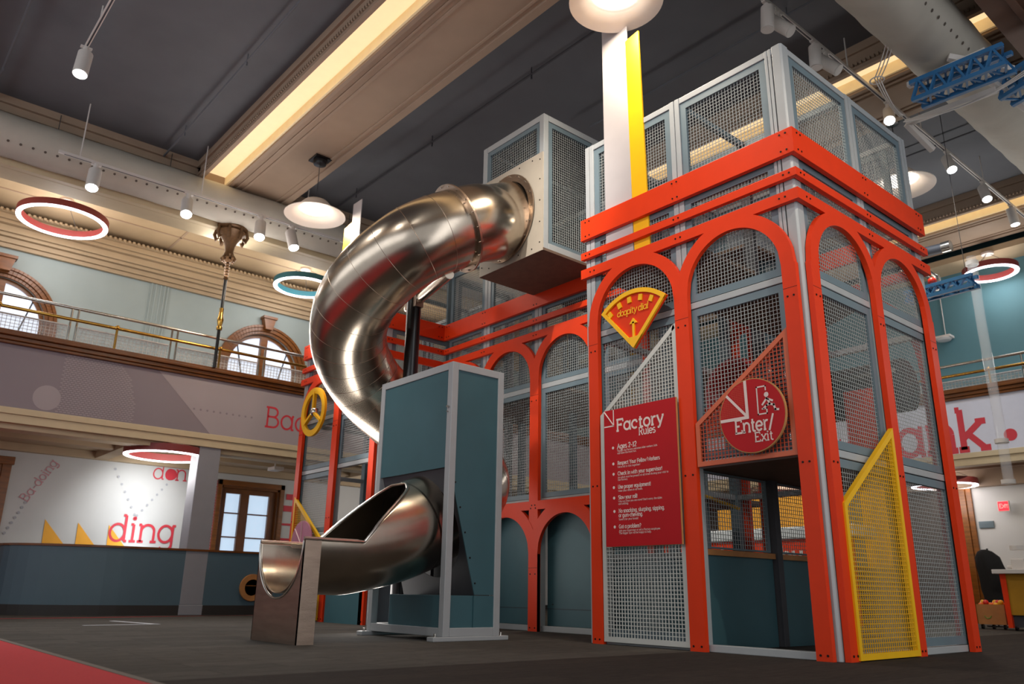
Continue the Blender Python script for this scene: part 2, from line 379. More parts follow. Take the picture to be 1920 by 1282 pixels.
# ------------------------------------------------------------------ mesh panel helper
def inset(poly, d):
    n = len(poly); out = []
    area2 = sum(poly[i][0] * poly[(i + 1) % n][1] - poly[(i + 1) % n][0] * poly[i][1] for i in range(n))
    sg = 1 if area2 > 0 else -1
    lines = []
    for i in range(n):
        a = Vector(poly[i]); b = Vector(poly[(i + 1) % n]); e = (b - a).normalized(); nn = Vector((-e.y, e.x)) * sg
        lines.append((a + nn * d, e))
    for i in range(n):
        p, e = lines[i - 1]; q, f = lines[i]
        den = e.x * f.y - e.y * f.x
        t = ((q.x - p.x) * f.y - (q.y - p.y) * f.x) / den
        out.append(p + e * t)
    return out
def clip(poly, axis, c):
    v = []
    n = len(poly)
    for i in range(n):
        a = poly[i]; b = poly[(i + 1) % n]; a0, b0 = a[axis], b[axis]
        if (a0 - c) * (b0 - c) < 0:
            t = (c - a0) / (b0 - a0); v.append(a[1 - axis] + (b[1 - axis] - a[1 - axis]) * t)
    return (min(v), max(v)) if len(v) >= 2 else None
def mesh_panel(parent, poly, org, ru, uu, fw=.085, th=.045, fm='bluegrey', wm='wire', pitch=.042, wr=.0055, sink=.02, name='mesh_panel'):
    """framed wire panel: poly in (s, t) metres; org + ru*s + uu*t; thickness along -normal"""
    org = Vector(org); ru = Vector(ru); uu = Vector(uu); nn = ru.cross(uu).normalized()
    poly = [Vector(p) for p in poly]; inn = inset(poly, fw)
    P = lambda q, d=0: org + ru * q[0] + uu * q[1] - nn * d
    f = MB(); n = len(poly)
    for i in range(n):
        a, b, c, d = poly[i], poly[(i + 1) % n], inn[(i + 1) % n], inn[i]
        q = [P(a), P(b), P(c), P(d)]; f.prism(q, -nn * th)
    fo = part(f, name, fm, parent)
    w = MB(); xs = [p.x for p in inn]; ys = [p.y for p in inn]
    k = int((max(xs) - min(xs)) / pitch); st = (max(xs) - min(xs)) / max(1, k)
    for i in range(1, k):
        c = min(xs) + st * i; r = clip(inn, 0, c)
        if r: w.bar(P((c, r[0]), sink), P((c, r[1]), sink), wr, wr, nn, caps=False)
    k = int((max(ys) - min(ys)) / pitch); st = (max(ys) - min(ys)) / max(1, k)
    for i in range(1, k):
        c = min(ys) + st * i; r = clip(inn, 1, c)
        if r: w.bar(P((r[0], c), sink + wr * .6), P((r[1], c), sink + wr * .6), wr, wr, nn, caps=False)
    sub(w, 'wire_mesh', wm, fo)
    return fo
def rect(s0, s1, t0, t1): return [(s0, t0), (s1, t0), (s1, t1), (s0, t1)]
# ------------------------------------------------------------------ SETTING
XR, XL, XU, YB, YU = 14.0, -13.4, -17.0, 12.7, 14.8
f = MB(); f.box(-18.2, -1.6, -14, 20, -.1, 0); struct(f.build('floor', 'carpet'))
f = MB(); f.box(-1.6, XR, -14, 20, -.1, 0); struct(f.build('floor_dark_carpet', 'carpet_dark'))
f = MB(); f.box(-18, 2.0, -14, -5.40, 0, .006); struct(f.build('floor_red_carpet', 'carpet_red'))
f = MB(); f.box(-18, 2.0, -5.40, -5.345, 0, .009); struct(f.build('trim_1', 'carpet_edge'))
f = MB(); f.prism([(-12.1, -4.9, 0), (-12.05, -5.3, 0), (-13.3, 1.4, 0), (-13.37, 1.4, 0), (-12.75, -1.4, 0), (-12.35, -2.9, 0)][::-1], (0, 0, .006)); struct(f.build('floor_red_stripe', 'carpet_red_line'))
f = MB(); f.prism([(-9.35, -3.85, 0), (-9.25, -3.85, 0), (-9.4, -2.75, 0), (-9.5, -2.75, 0)], (0, 0, .004)); f.prism([(-9.40, -2.85, 0), (-9.5, -2.75, 0), (-10.9, -3.0, 0), (-10.8, -3.1, 0)], (0, 0, .004)); struct(f.build('floor_white_mark', 'paint_grey'))

# lower back wall (left), behind the arcade under the balcony
f = MB(); f.box(-17.8, -17.5, -14, .98, 0, 3.75); f.box(-17.8, -17.5, 2.72, 20, 0, 3.75); f.box(-17.8, -17.5, .98, 2.72, 3.18, 3.75); f.box(-17.8, -17.5, .98, 2.72, 0, .9)
struct(f.build('wall_left', 'wall_white'))
f = MB(); f.box(-17.49, -17.47, -14, -2.9, .14, 1.05); struct(f.build('wall_left_dado', 'wall_low'))
f = MB(); f.box(-17.5, -17.45, -14, 20, 0, .14); struct(f.build('baseboard_left', 'base_dark'))
# upper wall (left) with arched window openings
def upper_wall(y0, y1, z0, z1, x, cs, r, zs, thick=.3):
    f = MB(); n = 20; ys = [y0]
    prev = y0
    for c in cs:
        f.box(x - thick, x, prev, c - r, z0, z1); prev = c + r
        for i in range(n):
            a0 = PI - PI * i / n; a1 = PI - PI * (i + 1) / n
            p0 = (c + r * math.cos(a0), zs + r * math.sin(a0)); p1 = (c + r * math.cos(a1), zs + r * math.sin(a1))
            f.prism([(x, p0[0], p0[1]), (x, p1[0], p1[1]), (x, p1[0], z1), (x, p0[0], z1)], (-thick, 0, 0))
    f.box(x - thick, x, prev, y1, z0, z1)
    return f
struct(upper_wall(-14, 20, 4.6, 9.8, XU, (-4.86, 1.54, 7.94), 1.02, 6.28).build('wall_left_upper', 'upper_wall_warm'))
def arched_window(k, yc):
    x = XU; zs = 6.28
    # outer casing: stepped arched wood mouldings
    f = MB(); n = 40
    for (r0, r1, d) in ((1.02, 1.10, .05), (1.10, 1.20, .09), (1.20, 1.27, .12)):
        for i in range(n):
            a0 = PI * i / n; a1 = PI * (i + 1) / n
            q = [(x + .001, yc + r * math.cos(a), zs + r * math.sin(a)) for r, a in ((r0, a0), (r1, a0), (r1, a1), (r0, a1))]
            f.prism(q, (d, 0, 0))
        for s in (-1, 1):
            f.box(x + .001, x + d, min(yc + s * r0, yc + s * r1), max(yc + s * r0, yc + s * r1), 5.05, zs)
    ro = struct(f.build('window_%d' % k, 'wood', bevel=.006))
    f = MB(); f.prism([(x + .02, yc - .10, 7.42), (x + .02, yc + .10, 7.42), (x + .02, yc + .17, 7.72), (x + .02, yc - .17, 7.72)], (.2, 0, 0)); f.box(x, x + .26, yc - .2, yc + .2, 7.72, 7.79)
    sub(f, 'keystone', 'wood', ro)
    f = MB()
    for (r0, r1) in ((.93, 1.02),):
        for i in range(n):
            a0 = PI * i / n; a1 = PI * (i + 1) / n
            q = [(x - .12, yc + r * math.cos(a), zs + r * math.sin(a)) for r, a in ((r0, a0), (r1, a0), (r1, a1), (r0, a1))]
            f.prism(q, (.06, 0, 0))
        for s in (-1, 1): f.box(x - .12, x - .06, min(yc + s * .93, yc + s * 1.02), max(yc + s * .93, yc + s * 1.02), 5.05, zs)
    f.box(x - .13, x - .03, yc - .1, yc + .1, 5.05, zs + .95)
    f.box(x - .12, x - .06, yc - .95, yc + .95, 5.66, 5.72)
    sub(f, 'window_frame', 'wood', ro)
    f = MB()
    for s in (-1, 1):
        f.bar((x - .1, yc + s * .5, zs - .3), (x - .1, yc + s * .72, zs + .62), .03, .03)
        f.bar((x - .1, yc + s * .1, zs - .28), (x - .1, yc + s * .93, zs - .28), .03, .03)
    sub(f, 'glazing_bar', 'charcoal', ro)
    f = MB(); pts = [(x - .14, yc + .97 * math.cos(PI * i / n), zs + .97 * math.sin(PI * i / n)) for i in range(n + 1)]
    pts += [(x - .14, yc - .97, 5.05), (x - .14, yc + .97, 5.05)]
    f.prism(pts, (-.01, 0, 0)); sub(f, 'pane', 'sky_pane', ro)
arched_window(1, -4.86); arched_window(2, 1.54); arched_window(3, 7.94)
# wall pilaster with conduits
f = MB()
for yy in (-1.62, -1.52, -1.40, -1.30, -1.22): f.bar((XU + .03, yy, 5.1), (XU + .03, yy, 8.05), .03, .03)
f.box(XU + .001, XU + .02, -1.66, -1.18, 5.1, 8.05); struct(f.build('trim_2', 'upper_wall_warm'))
# cornice of the balcony ceiling, stepped mouldings
def cornice(xw, y0, y1, sx, steps, name, m):
    f = MB()
    for (d, z0, z1) in steps: f.box(min(xw, xw + sx * d), max(xw, xw + sx * d), y0, y1, z0, z1)
    return struct(f.build(name, m, bevel=.012))
cornice(XU, -14, 13, 1, ((.10, 8.0, 8.1), (.16, 8.1, 8.22), (.26, 8.22, 8.3), (.33, 8.3, 8.46), (.45, 8.46, 8.54), (.52, 8.54, 8.66), (.62, 8.66, 8.72)), 'trim_3', 'cream')
f = MB()
yy = -8.0
while yy < 8: f.box(XU + .3, XU + .40, yy, yy + .05, 8.47, 8.53) if False else f.box(XU + .62, XU + .68, yy, yy + .055, 8.66, 8.715); yy += .11
struct(f.build('trim_4', 'cream'))
f = MB(); f.box(-17.3, XL - .1, -14, 13, 8.85, 9.0); struct(f.build('ceiling_balcony', 'cream'))
f = MB(); f.box(XU, XL - .5, -1.52, -1.47, 8.835, 8.85); f.box(-15.6, -15.55, -14, 13, 8.835, 8.85); struct(f.build('trim_5', 'beam_tan'))
# perimeter beam above the balcony edge
f = MB(); f.box(-13.9, -13.35, -14, 16, 8.32, 9.9); f.box(-13.35, -13.2, -14, 16, 8.32, 8.46); f.box(-14.05, -13.9, -14, 16, 8.5, 8.6); f.box(-14.2, -13.9, -14, 16, 8.6, 8.9)
struct(f.build('trim_6', 'cream_light', bevel=.01))
f = MB(); f.box(-13.35, -13.12, -14, 16, 9.2, 9.28); f.box(-13.35, -13.05, -14, 16, 9.34, 9.5); f.box(-13.35, -12.98, -14, 16, 9.5, 9.66); f.box(-13.35, -13.16, -14, 16, 9.28, 9.34)
struct(f.build('trim_7', 'beam_tan', bevel=.008))
f = MB(); yy = -9.0
while yy < 3.5: f.box(-13.16, -13.08, yy, yy + .05, 9.275, 9.345); yy += .1
struct(f.build('trim_8', 'beam_tan'))
# main ceiling
f = MB(); f.box(-13.9, 7.0, -14, 20, 9.65, 9.8); struct(f.build('ceiling', 'ceil_dark'))
for k, (y0, y1) in enumerate(((-16.08, -14.2), (-9.08, -7.08), (-2.08, -.08), (4.95, 6.95), (11.95, 13.95))):
    if y1 < -8: continue
    f = MB(); zs = 9.2
    f.box(-13.2, 2.4, y0, y0 + .03, zs, 9.66); f.box(-13.2, 2.4, y0 + .60, y1, zs, 9.66); f.box(-13.2, 2.4, y0 - .05, y0 + .04, 9.50, 9.66)
    f.box(-13.2, 2.4, y0 - .03, y0 + .06, zs - .03, zs + .05)
    f.box(-13.2, 2.4, y0 + .60, y0 + .68, zs - .04, zs); f.box(-13.2, 2.4, y0 + .78, y0 + .82, zs - .025, zs); f.box(-13.2, 2.4, y0 + .92, y0 + .98, zs - .03, zs)
    f.box(-13.2, 2.4, y1 - .12, y1 + .03, zs - .04, zs + .04); f.box(-13.2, 2.4, y1 - .25, y1 - .20, zs - .025, zs); f.box(-13.2, 2.4, y1, y1 + .06, 9.5, 9.66)
    f.box(-13.2, 2.4, y0 + .03, y0 + .6, 9.6, 9.66); f.box(-13.3, -12.9, y0, y0 + .62, zs, 9.6)
    struct(f.build('trim_%d' % (10 + k), 'beam_tan', bevel=.006))
    f = MB(); x = -12.9
    while x < (-3.0 if k == 2 else 2.0): f.box(x, x + .035, y0 - .065, y0 - .03, 9.24, 9.30); x += .075
    struct(f.build('trim_%d' % (20 + k), 'beam_tan'))
    f = MB(); f.box(-12.9, 2.3, y0 + .04, y0 + .59, 9.42, 9.45); struct(f.build('cove_light_panel', 'cove'))
    f = MB(); f.box(-12.9, 2.3, y0 + .03, y0 + .06, zs + .03, 9.42); f.box(-12.9, 2.3, y0 + .56, y0 + .6, zs + .01, 9.42); struct(f.build('cove_reveal', 'cove_edge'))
# sprinkler pipes
for (y, x0, x1) in ((1.17, -13, 1.5), (-2.85, -13, 1.5), (-6.1, -13, -3), (3.2, -6, 2), (9.0, -8, 2.5)):
    f = MB(); f.tube([(x0, y, 9.5), (x1, y, 9.5)], .022, 8)
    x = x0 + 1.3
    while x < x1: f.tube([(x, y, 9.5), (x, y, 9.648)], .012, 6); f.tube([(x, y, 9.5), (x, y, 9.40)], .016, 6); x += 3.1
    tag(f.build('sprinkler_pipe', 'ceil_dark' if y != 1.17 else 'charcoal', smooth=True),
        {1.17: 'thin black sprinkler pipe on the dark ceiling right of the big lit beam', -2.85: 'thin grey sprinkler pipe on the dark ceiling just left of the lit beam',
         -6.1: 'thin grey sprinkler pipe at the far left of the dark ceiling', 3.2: 'thin sprinkler pipe on the dark ceiling above the red topped tower',
         9.0: 'thin sprinkler pipe on the dark ceiling at far right'}[y], 'pipe')

# balcony slab, ledge, fascia (left)
f = MB(); f.box(-17.4, XL + .02, -14, 13, 3.9, 4.86); struct(f.build('floor_balcony', 'mural_dark'))
f = MB(); f.box(XL - .25, XL + .10, -14, 13, 4.86, 4.92); f.box(XL - .25, XL + .14, -14, 13, 4.92, 5.0); f.box(XL - .25, XL + .2, -14, 13, 5.0, 5.06); f.box(XL - .25, XL + .14, -14, 13, 5.06, 5.12)
struct(f.build('trim_30', 'wood_trim', bevel=.012))
f = MB(); f.box(XL - .02, XL + .05, -14, 13, 3.56, 3.68); f.box(XL - .3, XL + .02, -14, 13, 3.40, 3.56); f.box(XL - .5, XL - .1, -14, 13, 3.3, 3.46)
struct(f.build('trim_31', 'cream_light', bevel=.008))
f = MB(); f.box(-17.5, XL - .02, -14, 13, 3.62, 3.9); struct(f.build('ceiling_under_balcony', 'cream'))
f = MB(); f.box(-16.0, -15.7, -14, 13, 3.48, 3.62); f.box(-17.5, -17.3, -14, 13, 3.44, 3.62); f.box(-17.35, -14, -2.2, -1.9, 3.45, 3.62); f.box(-17.35, -14, 3.8, 4.1, 3.45, 3.62)
struct(f.build('trim_32', 'cream', bevel=.008))
# fascia banner with its printed shapes (left)
X = XL + .03
ban = MB(); ban.box(X - .02, X, -14, 12.6, 3.68, 4.86); ban = ban.build('banner', 'mural_dark')
tag(ban, 'long grey printed banner on the left balcony front with shapes and red letters', 'banner')
f = MB(); f.poly([(X + .003, -2.18, 4.86), (X + .003, 12.6, 4.86), (X + .003, 12.6, 3.68), (X + .003, -.95, 3.68)]); sub(f, 'light_shape', 'mural_light', ban)
f = MB(); disc(f, (X + .003, -4.13, 3.95), (0, 1, 0), (0, 0, 1), .24); f.poly([(X + .003, -5.7, 3.68), (X + .003, -4.93, 3.68), (X + .003, -4.92, 4.0), (X + .003, -5.05, 4.3), (X + .003, -5.7, 4.4)]); sub(f, 'pale_shape', 'mural_light', ban)
f = MB(); z = 3.71; j = 0
while z < 4.84:
    yl = -3.95; yr = -3.1 + .55 * math.sqrt(max(0, 1 - ((z - 3.68) / 1.2) ** 2)); y = yl + (j % 2) * .035
    while y < yr: f.poly([(X + .004, y, z), (X + .004, y + .05, z), (X + .004, y + .05, z + .018), (X + .004, y, z + .018)]); y += .07
    z += .04; j += 1
sub(f, 'brick_pattern', 'mural_light', ban)
f = MB()
for i in range(11): disc(f, (X + .006, -1.5 + i * .142, 4.17), (0, 1, 0), (0, 0, 1), .024, 10)
sub(f, 'dots', 'mural_dark', ban)
f = MB(); letters(f, 'Bad', (X + .006, .22, 4.02), (0, 1, 0), (0, 0, 1), .62, .07); sub(f, 'lettering', 'paint_red', ban)
# railings
def railing(x, y0, y1, label, steel, brass, axis='y', grp='railing panels along the left balcony'):
    P = (lambda a, z, d=0: (x + d, a, z)) if axis == 'y' else (lambda a, z, d=0: (a, x - d, z))
    t = thing('balcony_railing', label, 'railing', P(y0, 5.12))
    f = MB(); f.tube([P(y0, 5.88, -.2), P(y1, 5.88, -.2)], .032, 10); part(f, 'top_rail', 'chrome', t, smooth=True)
    f = MB(); f.tube([P(y0, 5.58, .0), P(y1, 5.58, .0)], .034, 10); part(f, 'brass_rail', 'brass', t, smooth=True)
    for y in brass:
        f = MB(); f.tube([P(y, 5.12, 0), P(y, 5.58, 0)], .024, 8); f.sphere(P(y, 5.6, 0), .05, 6); part(f, 'brass_post', 'brass', t, smooth=True)
    for i, y in enumerate(steel):
        f = MB(); f.tube([P(y - .06, 5.12, -.2), P(y - .06, 5.88, -.2)], .022, 8); f.tube([P(y + .06, 5.12, -.2), P(y + .06, 5.88, -.2)], .022, 8); part(f, 'steel_post', 'chrome', t, smooth=True)
        ye = steel[i + 1] if i + 1 < len(steel) else y1
        f = MB(); f.tube([P(y + .1, 5.5, -.2), P(ye - .1, 5.5, -.2)], .018, 8); f.tube([P(y + .1, 5.17, -.2), P(ye - .1, 5.17, -.2)], .014, 8)
        a = y + .1
        while a < ye - .08: f.bar(P(a, 5.17, -.2), P(a, 5.5, -.2), .008, .008, caps=False); a += .075
        z = 5.2
        while z < 5.5: f.bar(P(y + .1, z, -.2), P(ye - .1, z, -.2), .008, .008, caps=False); z += .065
        part(f, 'wire_infill', 'fixture_white', t)
        f = MB(); 
        if axis == 'y': f.box(x - .225, x - .22, y + .1, ye - .1, 5.17, 5.5)
        else: f.box(y + .1, ye - .1, x + .22, x + .225, 5.17, 5.5)
        part(f, 'glass_panel', 'glass', t)
    return t
railing(XL, -6.0, 8.0, 'brass and steel railing with wire infill along the left balcony edge', (-5.87, -3.87, -1.90, .10, 2.1, 4.1, 6.1), (-5.2, -3.1, -.95, 1.2, 3.3))
# columns
def column(x, y, k):
    f = MB(); f.box(x - .25, x + .22, y - .23, y + .23, .2, 3.64); f.box(x - .26, x + .23, y - .24, y + .24, 0, .2)
    o = struct(f.build('column_%d' % k, 'column_grey', bevel=.01))
column(-13.635, -.88, 1); column(-13.635, 5.6, 2); column(-13.635, -7.6, 3)
# half wall with rounded end
f = MB(); c = [(-13.4, 8.0), (-13.4, -2.6)]
pts = [(-13.42, 8.0), (-13.42, -2.3)] + [(-14.62 + 1.2 * math.cos(a), -2.3 - 1.9 * math.sin(a)) for a in [PI / 2 * i / 10 for i in range(1, 11)]] + [(-17.4, -4.2)]
def ribbon(pts, th, z0, z1, out=0.0):
    g = MB(); n = len(pts); A = []; B = []
    for i, p in enumerate(pts):
        a = Vector(pts[max(0, i - 1)]); b = Vector(pts[min(n - 1, i + 1)]); d = (b - a).normalized(); nn = Vector((d.y, -d.x))
        A.append(Vector(p) - nn * out); B.append(Vector(p) + nn * th)
    for i in range(n - 1):
        q = [(A[i].x, A[i].y, z0), (A[i + 1].x, A[i + 1].y, z0), (B[i + 1].x, B[i + 1].y, z0), (B[i].x, B[i].y, z0)]
        g.prism(q, (0, 0, z1 - z0))
    return g
hw = ribbon(pts, .15, .19, 1.25).build('half_wall', 'half_wall', smooth=True); tag(hw, 'long blue grey half wall with a rounded end under the left balcony', 'half wall')
sub(ribbon(pts, .18, 1.25, 1.29, .03), 'cap', 'wood_trim', hw); sub(ribbon(pts, .16, 0, .19, .01), 'base_strip', 'base_dark', hw)
ph = MB(); ph.lathe([(.17, 0), (.27, 0), (.28, .03), (.27, .06), (.17, .06), (.165, .03)], (-13.42, .36, .55), 36, 'x', True)
ph = ph.build('porthole', 'wood_light', smooth=True); tag(ph, 'round wooden porthole ring in the blue grey half wall left of the slide exit', 'porthole')
f = MB(); f.lathe([(.001, .012), (.18, .012)], (-13.42, .36, .55), 30, 'x'); f.box(-13.41, -13.395, .2, .52, .58, .60); sub(f, 'opening', 'wood', ph)
# murals on the lower left wall
X = -17.485
def lettering(label, t, org, ru, uu, size, w, m='paint_red', cat='wall lettering', extra=None):
    f = MB(); letters(f, t, org, ru, uu, size, w)
    if extra: extra(f)
    return tag(f.build('wall_lettering', m), label, cat)
f = MB()
for (a, b, c_, z0, z1) in ((-2.98, -2.96, -2.42, 1.2, 1.98), (-2.28, -2.27, -1.76, 1.2, 1.95), (-1.6, -1.58, -1.08, 1.2, 1.94)):
    f.poly([(X, b, z0), (X, c_ + .12, z0), (X, a, z1)])
tag(f.build('wall_mural', 'paint_yellow'), 'three yellow saw tooth roof shapes painted on the white wall above the half wall', 'mural')
X += .004
lettering('big red word ding painted over the yellow saw teeth on the white wall', 'ding', (X, -1.60, 1.57), (0, 1, .02), (0, 0, 1), .80, .075)
lettering('red word don near the top of the white wall beside the column', 'don', (X, -.78, 3.13), (0, 1, .02), (0, 0, 1), .52, .06, extra=lambda f: disc(f, (X + .002, -.32, 3.27), (0, 1, 0), (0, 0, 1), .14))
lettering('small slanted red word Ba-doing at the left of the white wall', 'Ba-doing', (X, -3.42, 2.32), Vector((0, .45, .86)).normalized(), Vector((0, -.86, .45)).normalized(), .27, .07, 'paint_pink')
f = MB()
for i in range(7): disc(f, (X, -3.74 + i * .05, 1.63 + i * .115), (0, 1, 0), (0, 0, 1), .032, 10)
for i in range(7): disc(f, (X, -1.66 + i * .10, 3.27 - i * .175), (0, 1, 0), (0, 0, 1), .03, 10)
for i in range(7): disc(f, (X, -1.0 + i * .1, 2.2 + i * .135), (0, 1, 0), (0, 0, 1), .03, 10)
tag(f.build('wall_mural', 'paint_grey'), 'dotted grey bounce trails painted on the white wall around the red words', 'mural')
f = MB(); z = 1.2; j = 0
while z < 3.25:
    y = .62 + (j % 2) * .02
    while y < .97: f.poly([(X, y, z), (X, y + .05, z), (X, y + .05, z + .022), (X, y, z + .022)]); y += .062
    z += .036; j += 1
tag(f.build('wall_mural', 'paint_red'), 'strip of fine red brick pattern left of the wood framed window', 'mural')
f = MB()
for (z0, z1, y0) in ((2.58, 2.74, 2.80), (2.2, 2.26, 2.78), (1.8, 1.86, 2.76), (1.42, 1.48, 2.74)): f.poly([(X, y0, z0), (X, 3.25, z0), (X, 3.25, z1), (X, y0, z1)])
for (z0, z1, y0) in ((2.9, 3.06, 2.86),): f.poly([(X, y0, z0), (X, 3.3, z0), (X, 3.3, z1), (X, y0, z1)])
tag(f.build('wall_mural', 'paint_red'), 'short red horizontal bars painted right of the wood framed window', 'mural')
# lower window
f = MB(); x = -17.5
f.box(x, x + .06, .90, 1.02, .9, 3.28); f.box(x, x + .06, 2.66, 2.78, .9, 3.28); f.box(x, x + .06, .9, 2.78, 3.14, 3.28)
w = struct(f.build('window_4', 'wood', bevel=.008))
f = MB(); f.box(x - .3, x, 2.60, 2.66, .9, 3.16); f.box(x - .3, x, 1.02, 1.07, .9, 3.16); f.box(x - .3, x, 1.02, 2.66, 3.08, 3.16)
f.box(x - .2, x - .09, 1.60, 1.84, .9, 2.95); f.box(x - .2, x - .1, 1.07, 1.2, .9, 2.95); f.box(x - .2, x - .1, 2.42, 2.6, .9, 2.95); f.box(x - .2, x - .1, 1.07, 2.6, 2.95, 3.08)
for z in (2.42, 1.80): f.box(x - .17, x - .12, 1.2, 2.42, z, z + .035)
sub(f, 'window_frame', 'wood_trim', w)
f = MB(); f.box(x - .19, x - .18, 1.2, 2.42, .9, 2.95); sub(f, 'pane', 'sky_pane_low', w)
# wooden door casing at far left
f = MB(); f.box(-17.5, -17.38, -4.05, -3.86, 0, 3.26); f.box(-17.5, -17.36, -5.4, -3.82, 3.12, 3.30); f.box(-17.5, -17.4, -5.4, -4.05, 0, 3.12); struct(f.build('door_1', 'wood', bevel=.01))

# ---- back wall side (right in the photo)
f = MB(); f.box(-20, XR, YU, YU + .3, 4.6, 9.8); struct(f.build('wall_back_upper', 'upper_wall_cool'))
f = MB(); f.box(-4.7, XR, YU, YU + .3, 0, 3.7); struct(f.build('wall_back', 'wall_white'))
f = MB(); f.box(-20, -4.7, YU, YU + .3, 0, 3.7); struct(f.build('wall_back_wood', 'wood_dark'))
f = MB(); f.box(-20, XR, YB, YU + .2, 3.9, 5.0); struct(f.build('floor_balcony_back', 'mural_dark'))
f = MB(); f.box(-13.2, XR, YB - .1, YB + .25, 4.98, 5.04); f.box(-13.2, XR, YB - .14, YB + .25, 5.04, 5.12); f.box(-13.2, XR, YB - .2, YB + .25, 5.12, 5.18); f.box(-13.2, XR, YB - .14, YB + .25, 5.18, 5.24); struct(f.build('trim_33', 'wood_trim', bevel=.012))
f = MB(); f.box(-13.2, XR, YB - .05, YB + .02, 3.62, 3.74); f.box(-13.2, XR, YB, YB + .3, 3.46, 3.64); struct(f.build('trim_34', 'cream_light', bevel=.008))
f = MB(); f.box(-20, XR, YB, YU + .2, 3.7, 3.9); struct(f.build('ceiling_under_back_balcony', 'beam_tan'))
f = MB(); f.box(-20, XR, 13.4, 13.55, 3.55, 3.7); f.box(-20, XR, 14.0, 14.15, 3.55, 3.7); f.box(-20, XR, 14.5, 14.8, 3.2, 3.7); struct(f.build('trim_35', 'beam_tan'))
f = MB(); f.box(-20, XR, 13.95, YU + .2, 8.85, 9.0); struct(f.build('ceiling_back_balcony', 'cream'))
Y = YB - .03
b2 = MB(); b2.box(-13.2, XR, Y, Y + .02, 3.74, 4.98); b2 = b2.build('banner', 'mural_right'); tag(b2, 'long pale lilac banner on the far balcony front with big red letters', 'banner')
f = MB(); letters(f, 'bank', (-5.55, Y - .005, 3.82), (1, 0, 0), (0, 0, 1), 1.22, .115); disc(f, (-2.37, Y - .006, 4.04), (1, 0, 0), (0, 0, 1), .135)
sub(f, 'lettering', 'paint_red', b2)
f = MB(); letters(f, 'doing', (-6.9, Y - .005, 4.08), (1, 0, 0), (0, 0, 1), .50, .06); sub(f, 'small_lettering', 'paint_red', b2)
r = railing(YB, -8.0, 3.0, 'brass and steel railing with wire infill along the far balcony edge', (-7.9, -5.9, -3.9, -1.9, .1), (-6.8, -4.7, -2.6, -.5), axis='x')
# exit sign, wall vent, smoke unit
es = MB(); es.box(-3.5, -3.24, 14.55, 14.62, 2.57, 2.82); es = es.build('exit_sign', 'fixture_white'); tag(es, 'small red lit exit sign on the white wall under the far balcony', 'exit sign')
f = MB(); f.box(-3.48, -3.26, 14.54, 14.549, 2.59, 2.80); sub(f, 'lit_face', 'exit_red', es)
f = MB(); letters(f, 'E', (-3.46, 14.535, 2.65), (1, 0, 0), (0, 0, 1), .13, .16); letters(f, 'X', (-3.395, 14.535, 2.65), (1, 0, 0), (0, 0, 1), .11, .16); letters(f, 'I', (-3.345, 14.535, 2.65), (1, 0, 0), (0, 0, 1), .13, .16); letters(f, 'T', (-3.315, 14.535, 2.65), (1, 0, 0), (0, 0, 1), .10, .16); sub(f, 'lettering', 'ink', es)
f = MB(); f.box(-4.05, -3.72, YU - .04, YU, 2.22, 2.38)
for i in range(4): f.box(-4.03, -3.74, YU - .05, YU - .04, 2.24 + i * .035, 2.26 + i * .035)
tag(f.build('wall_vent', 'bluegrey'), 'small grey vent grille on the white wall below the exit sign', 'vent')
f = MB(); f.lathe([(.0001, 0), (.16, .02), (.2, .07), (.12, .12), (.0001, .14)], (-4.13, YU - .25, 7.0), 20); f.box(-4.32, -3.95, YU - .32, YU - .02, 7.1, 7.16); f.tube([(-4.15, YU - .04, 7.1), (-4.15, YU - .04, 8.4)], .012, 6)
tag(f.build('wall_speaker', 'fixture_white', smooth=True), 'small white wall unit with cable high on the upper wall at far right', 'wall unit')
f = MB(); f.box(-4.75, -4.25, YU - .1, YU, 0, 3.2); f.box(-4.25, -4.12, YU - .06, YU, 0, 3.2); struct(f.build('door_2', 'wood', bevel=.01))
f = MB(); f.box(-4.1, XR, YU - .05, YU, .95, 1.07); struct(f.build('trim_36', 'wood_trim', bevel=.01))
f = MB(); f.box(-20, XR, YU - .03, YU, 0, .15); struct(f.build('baseboard_back', 'base_dark'))

# right perimeter beam near the camera, brown
f = MB(); f.box(.85, 1.9, -14, 16, 8.6, 9.9); f.box(.75, .85, -14, 16, 8.9, 9.9); f.box(1.15, 1.25, -14, 16, 8.56, 8.6); f.box(1.35, 1.4, -14, 16, 8.57, 8.6); f.box(1.9, 2.4, -14, 16, 8.9, 9.9)
struct(f.build('trim_37', 'beam_brown', bevel=.008))
# ------------------------------------------------------------------ ducts, track lights, pendants, ring lamps
def duct(x, z, r, y0, y1, label, side):
    f = MB(); n = 60; pts = [(x, y0 + (y1 - y0) * i / n, z) for i in range(n + 1)]
    f.tube(pts, [r * (1 + .015 * math.sin(i * 1.9)) for i in range(n + 1)], 28, cap=True)
    d = f.build('fabric_duct', 'duct', smooth=True); tag(d, label, 'duct')
    h = MB(); y = y0 + .2; a = math.radians(-38)
    while y < y1 - .1:
        c = Vector((x + side * (r + .006) * math.cos(a), y, z + (r + .006) * math.sin(a))); nn = Vector((side * math.cos(a), 0, math.sin(a)))
        disc(h, c, (0, 1, 0), nn.cross(Vector((0, 1, 0))), .026, 8); y += .21
    stuff(sub(h, 'air_holes', 'duct_hole', d))
    h = MB(); y = y0 + .5
    while y < y1: h.tube([(x, y, z + r), (x, y, 9.6)], .008, 5); y += 2.2
    sub(h, 'hanger_wires', 'charcoal', d)
    return d
duct(-12.95, 8.80, .42, -12, 8.5, 'round white fabric duct with a row of air holes along the left balcony beam', 1)
duct(.05, 8.75, .50, -1, 13.5, 'round white fabric duct running overhead behind the blue crane booms', 1)

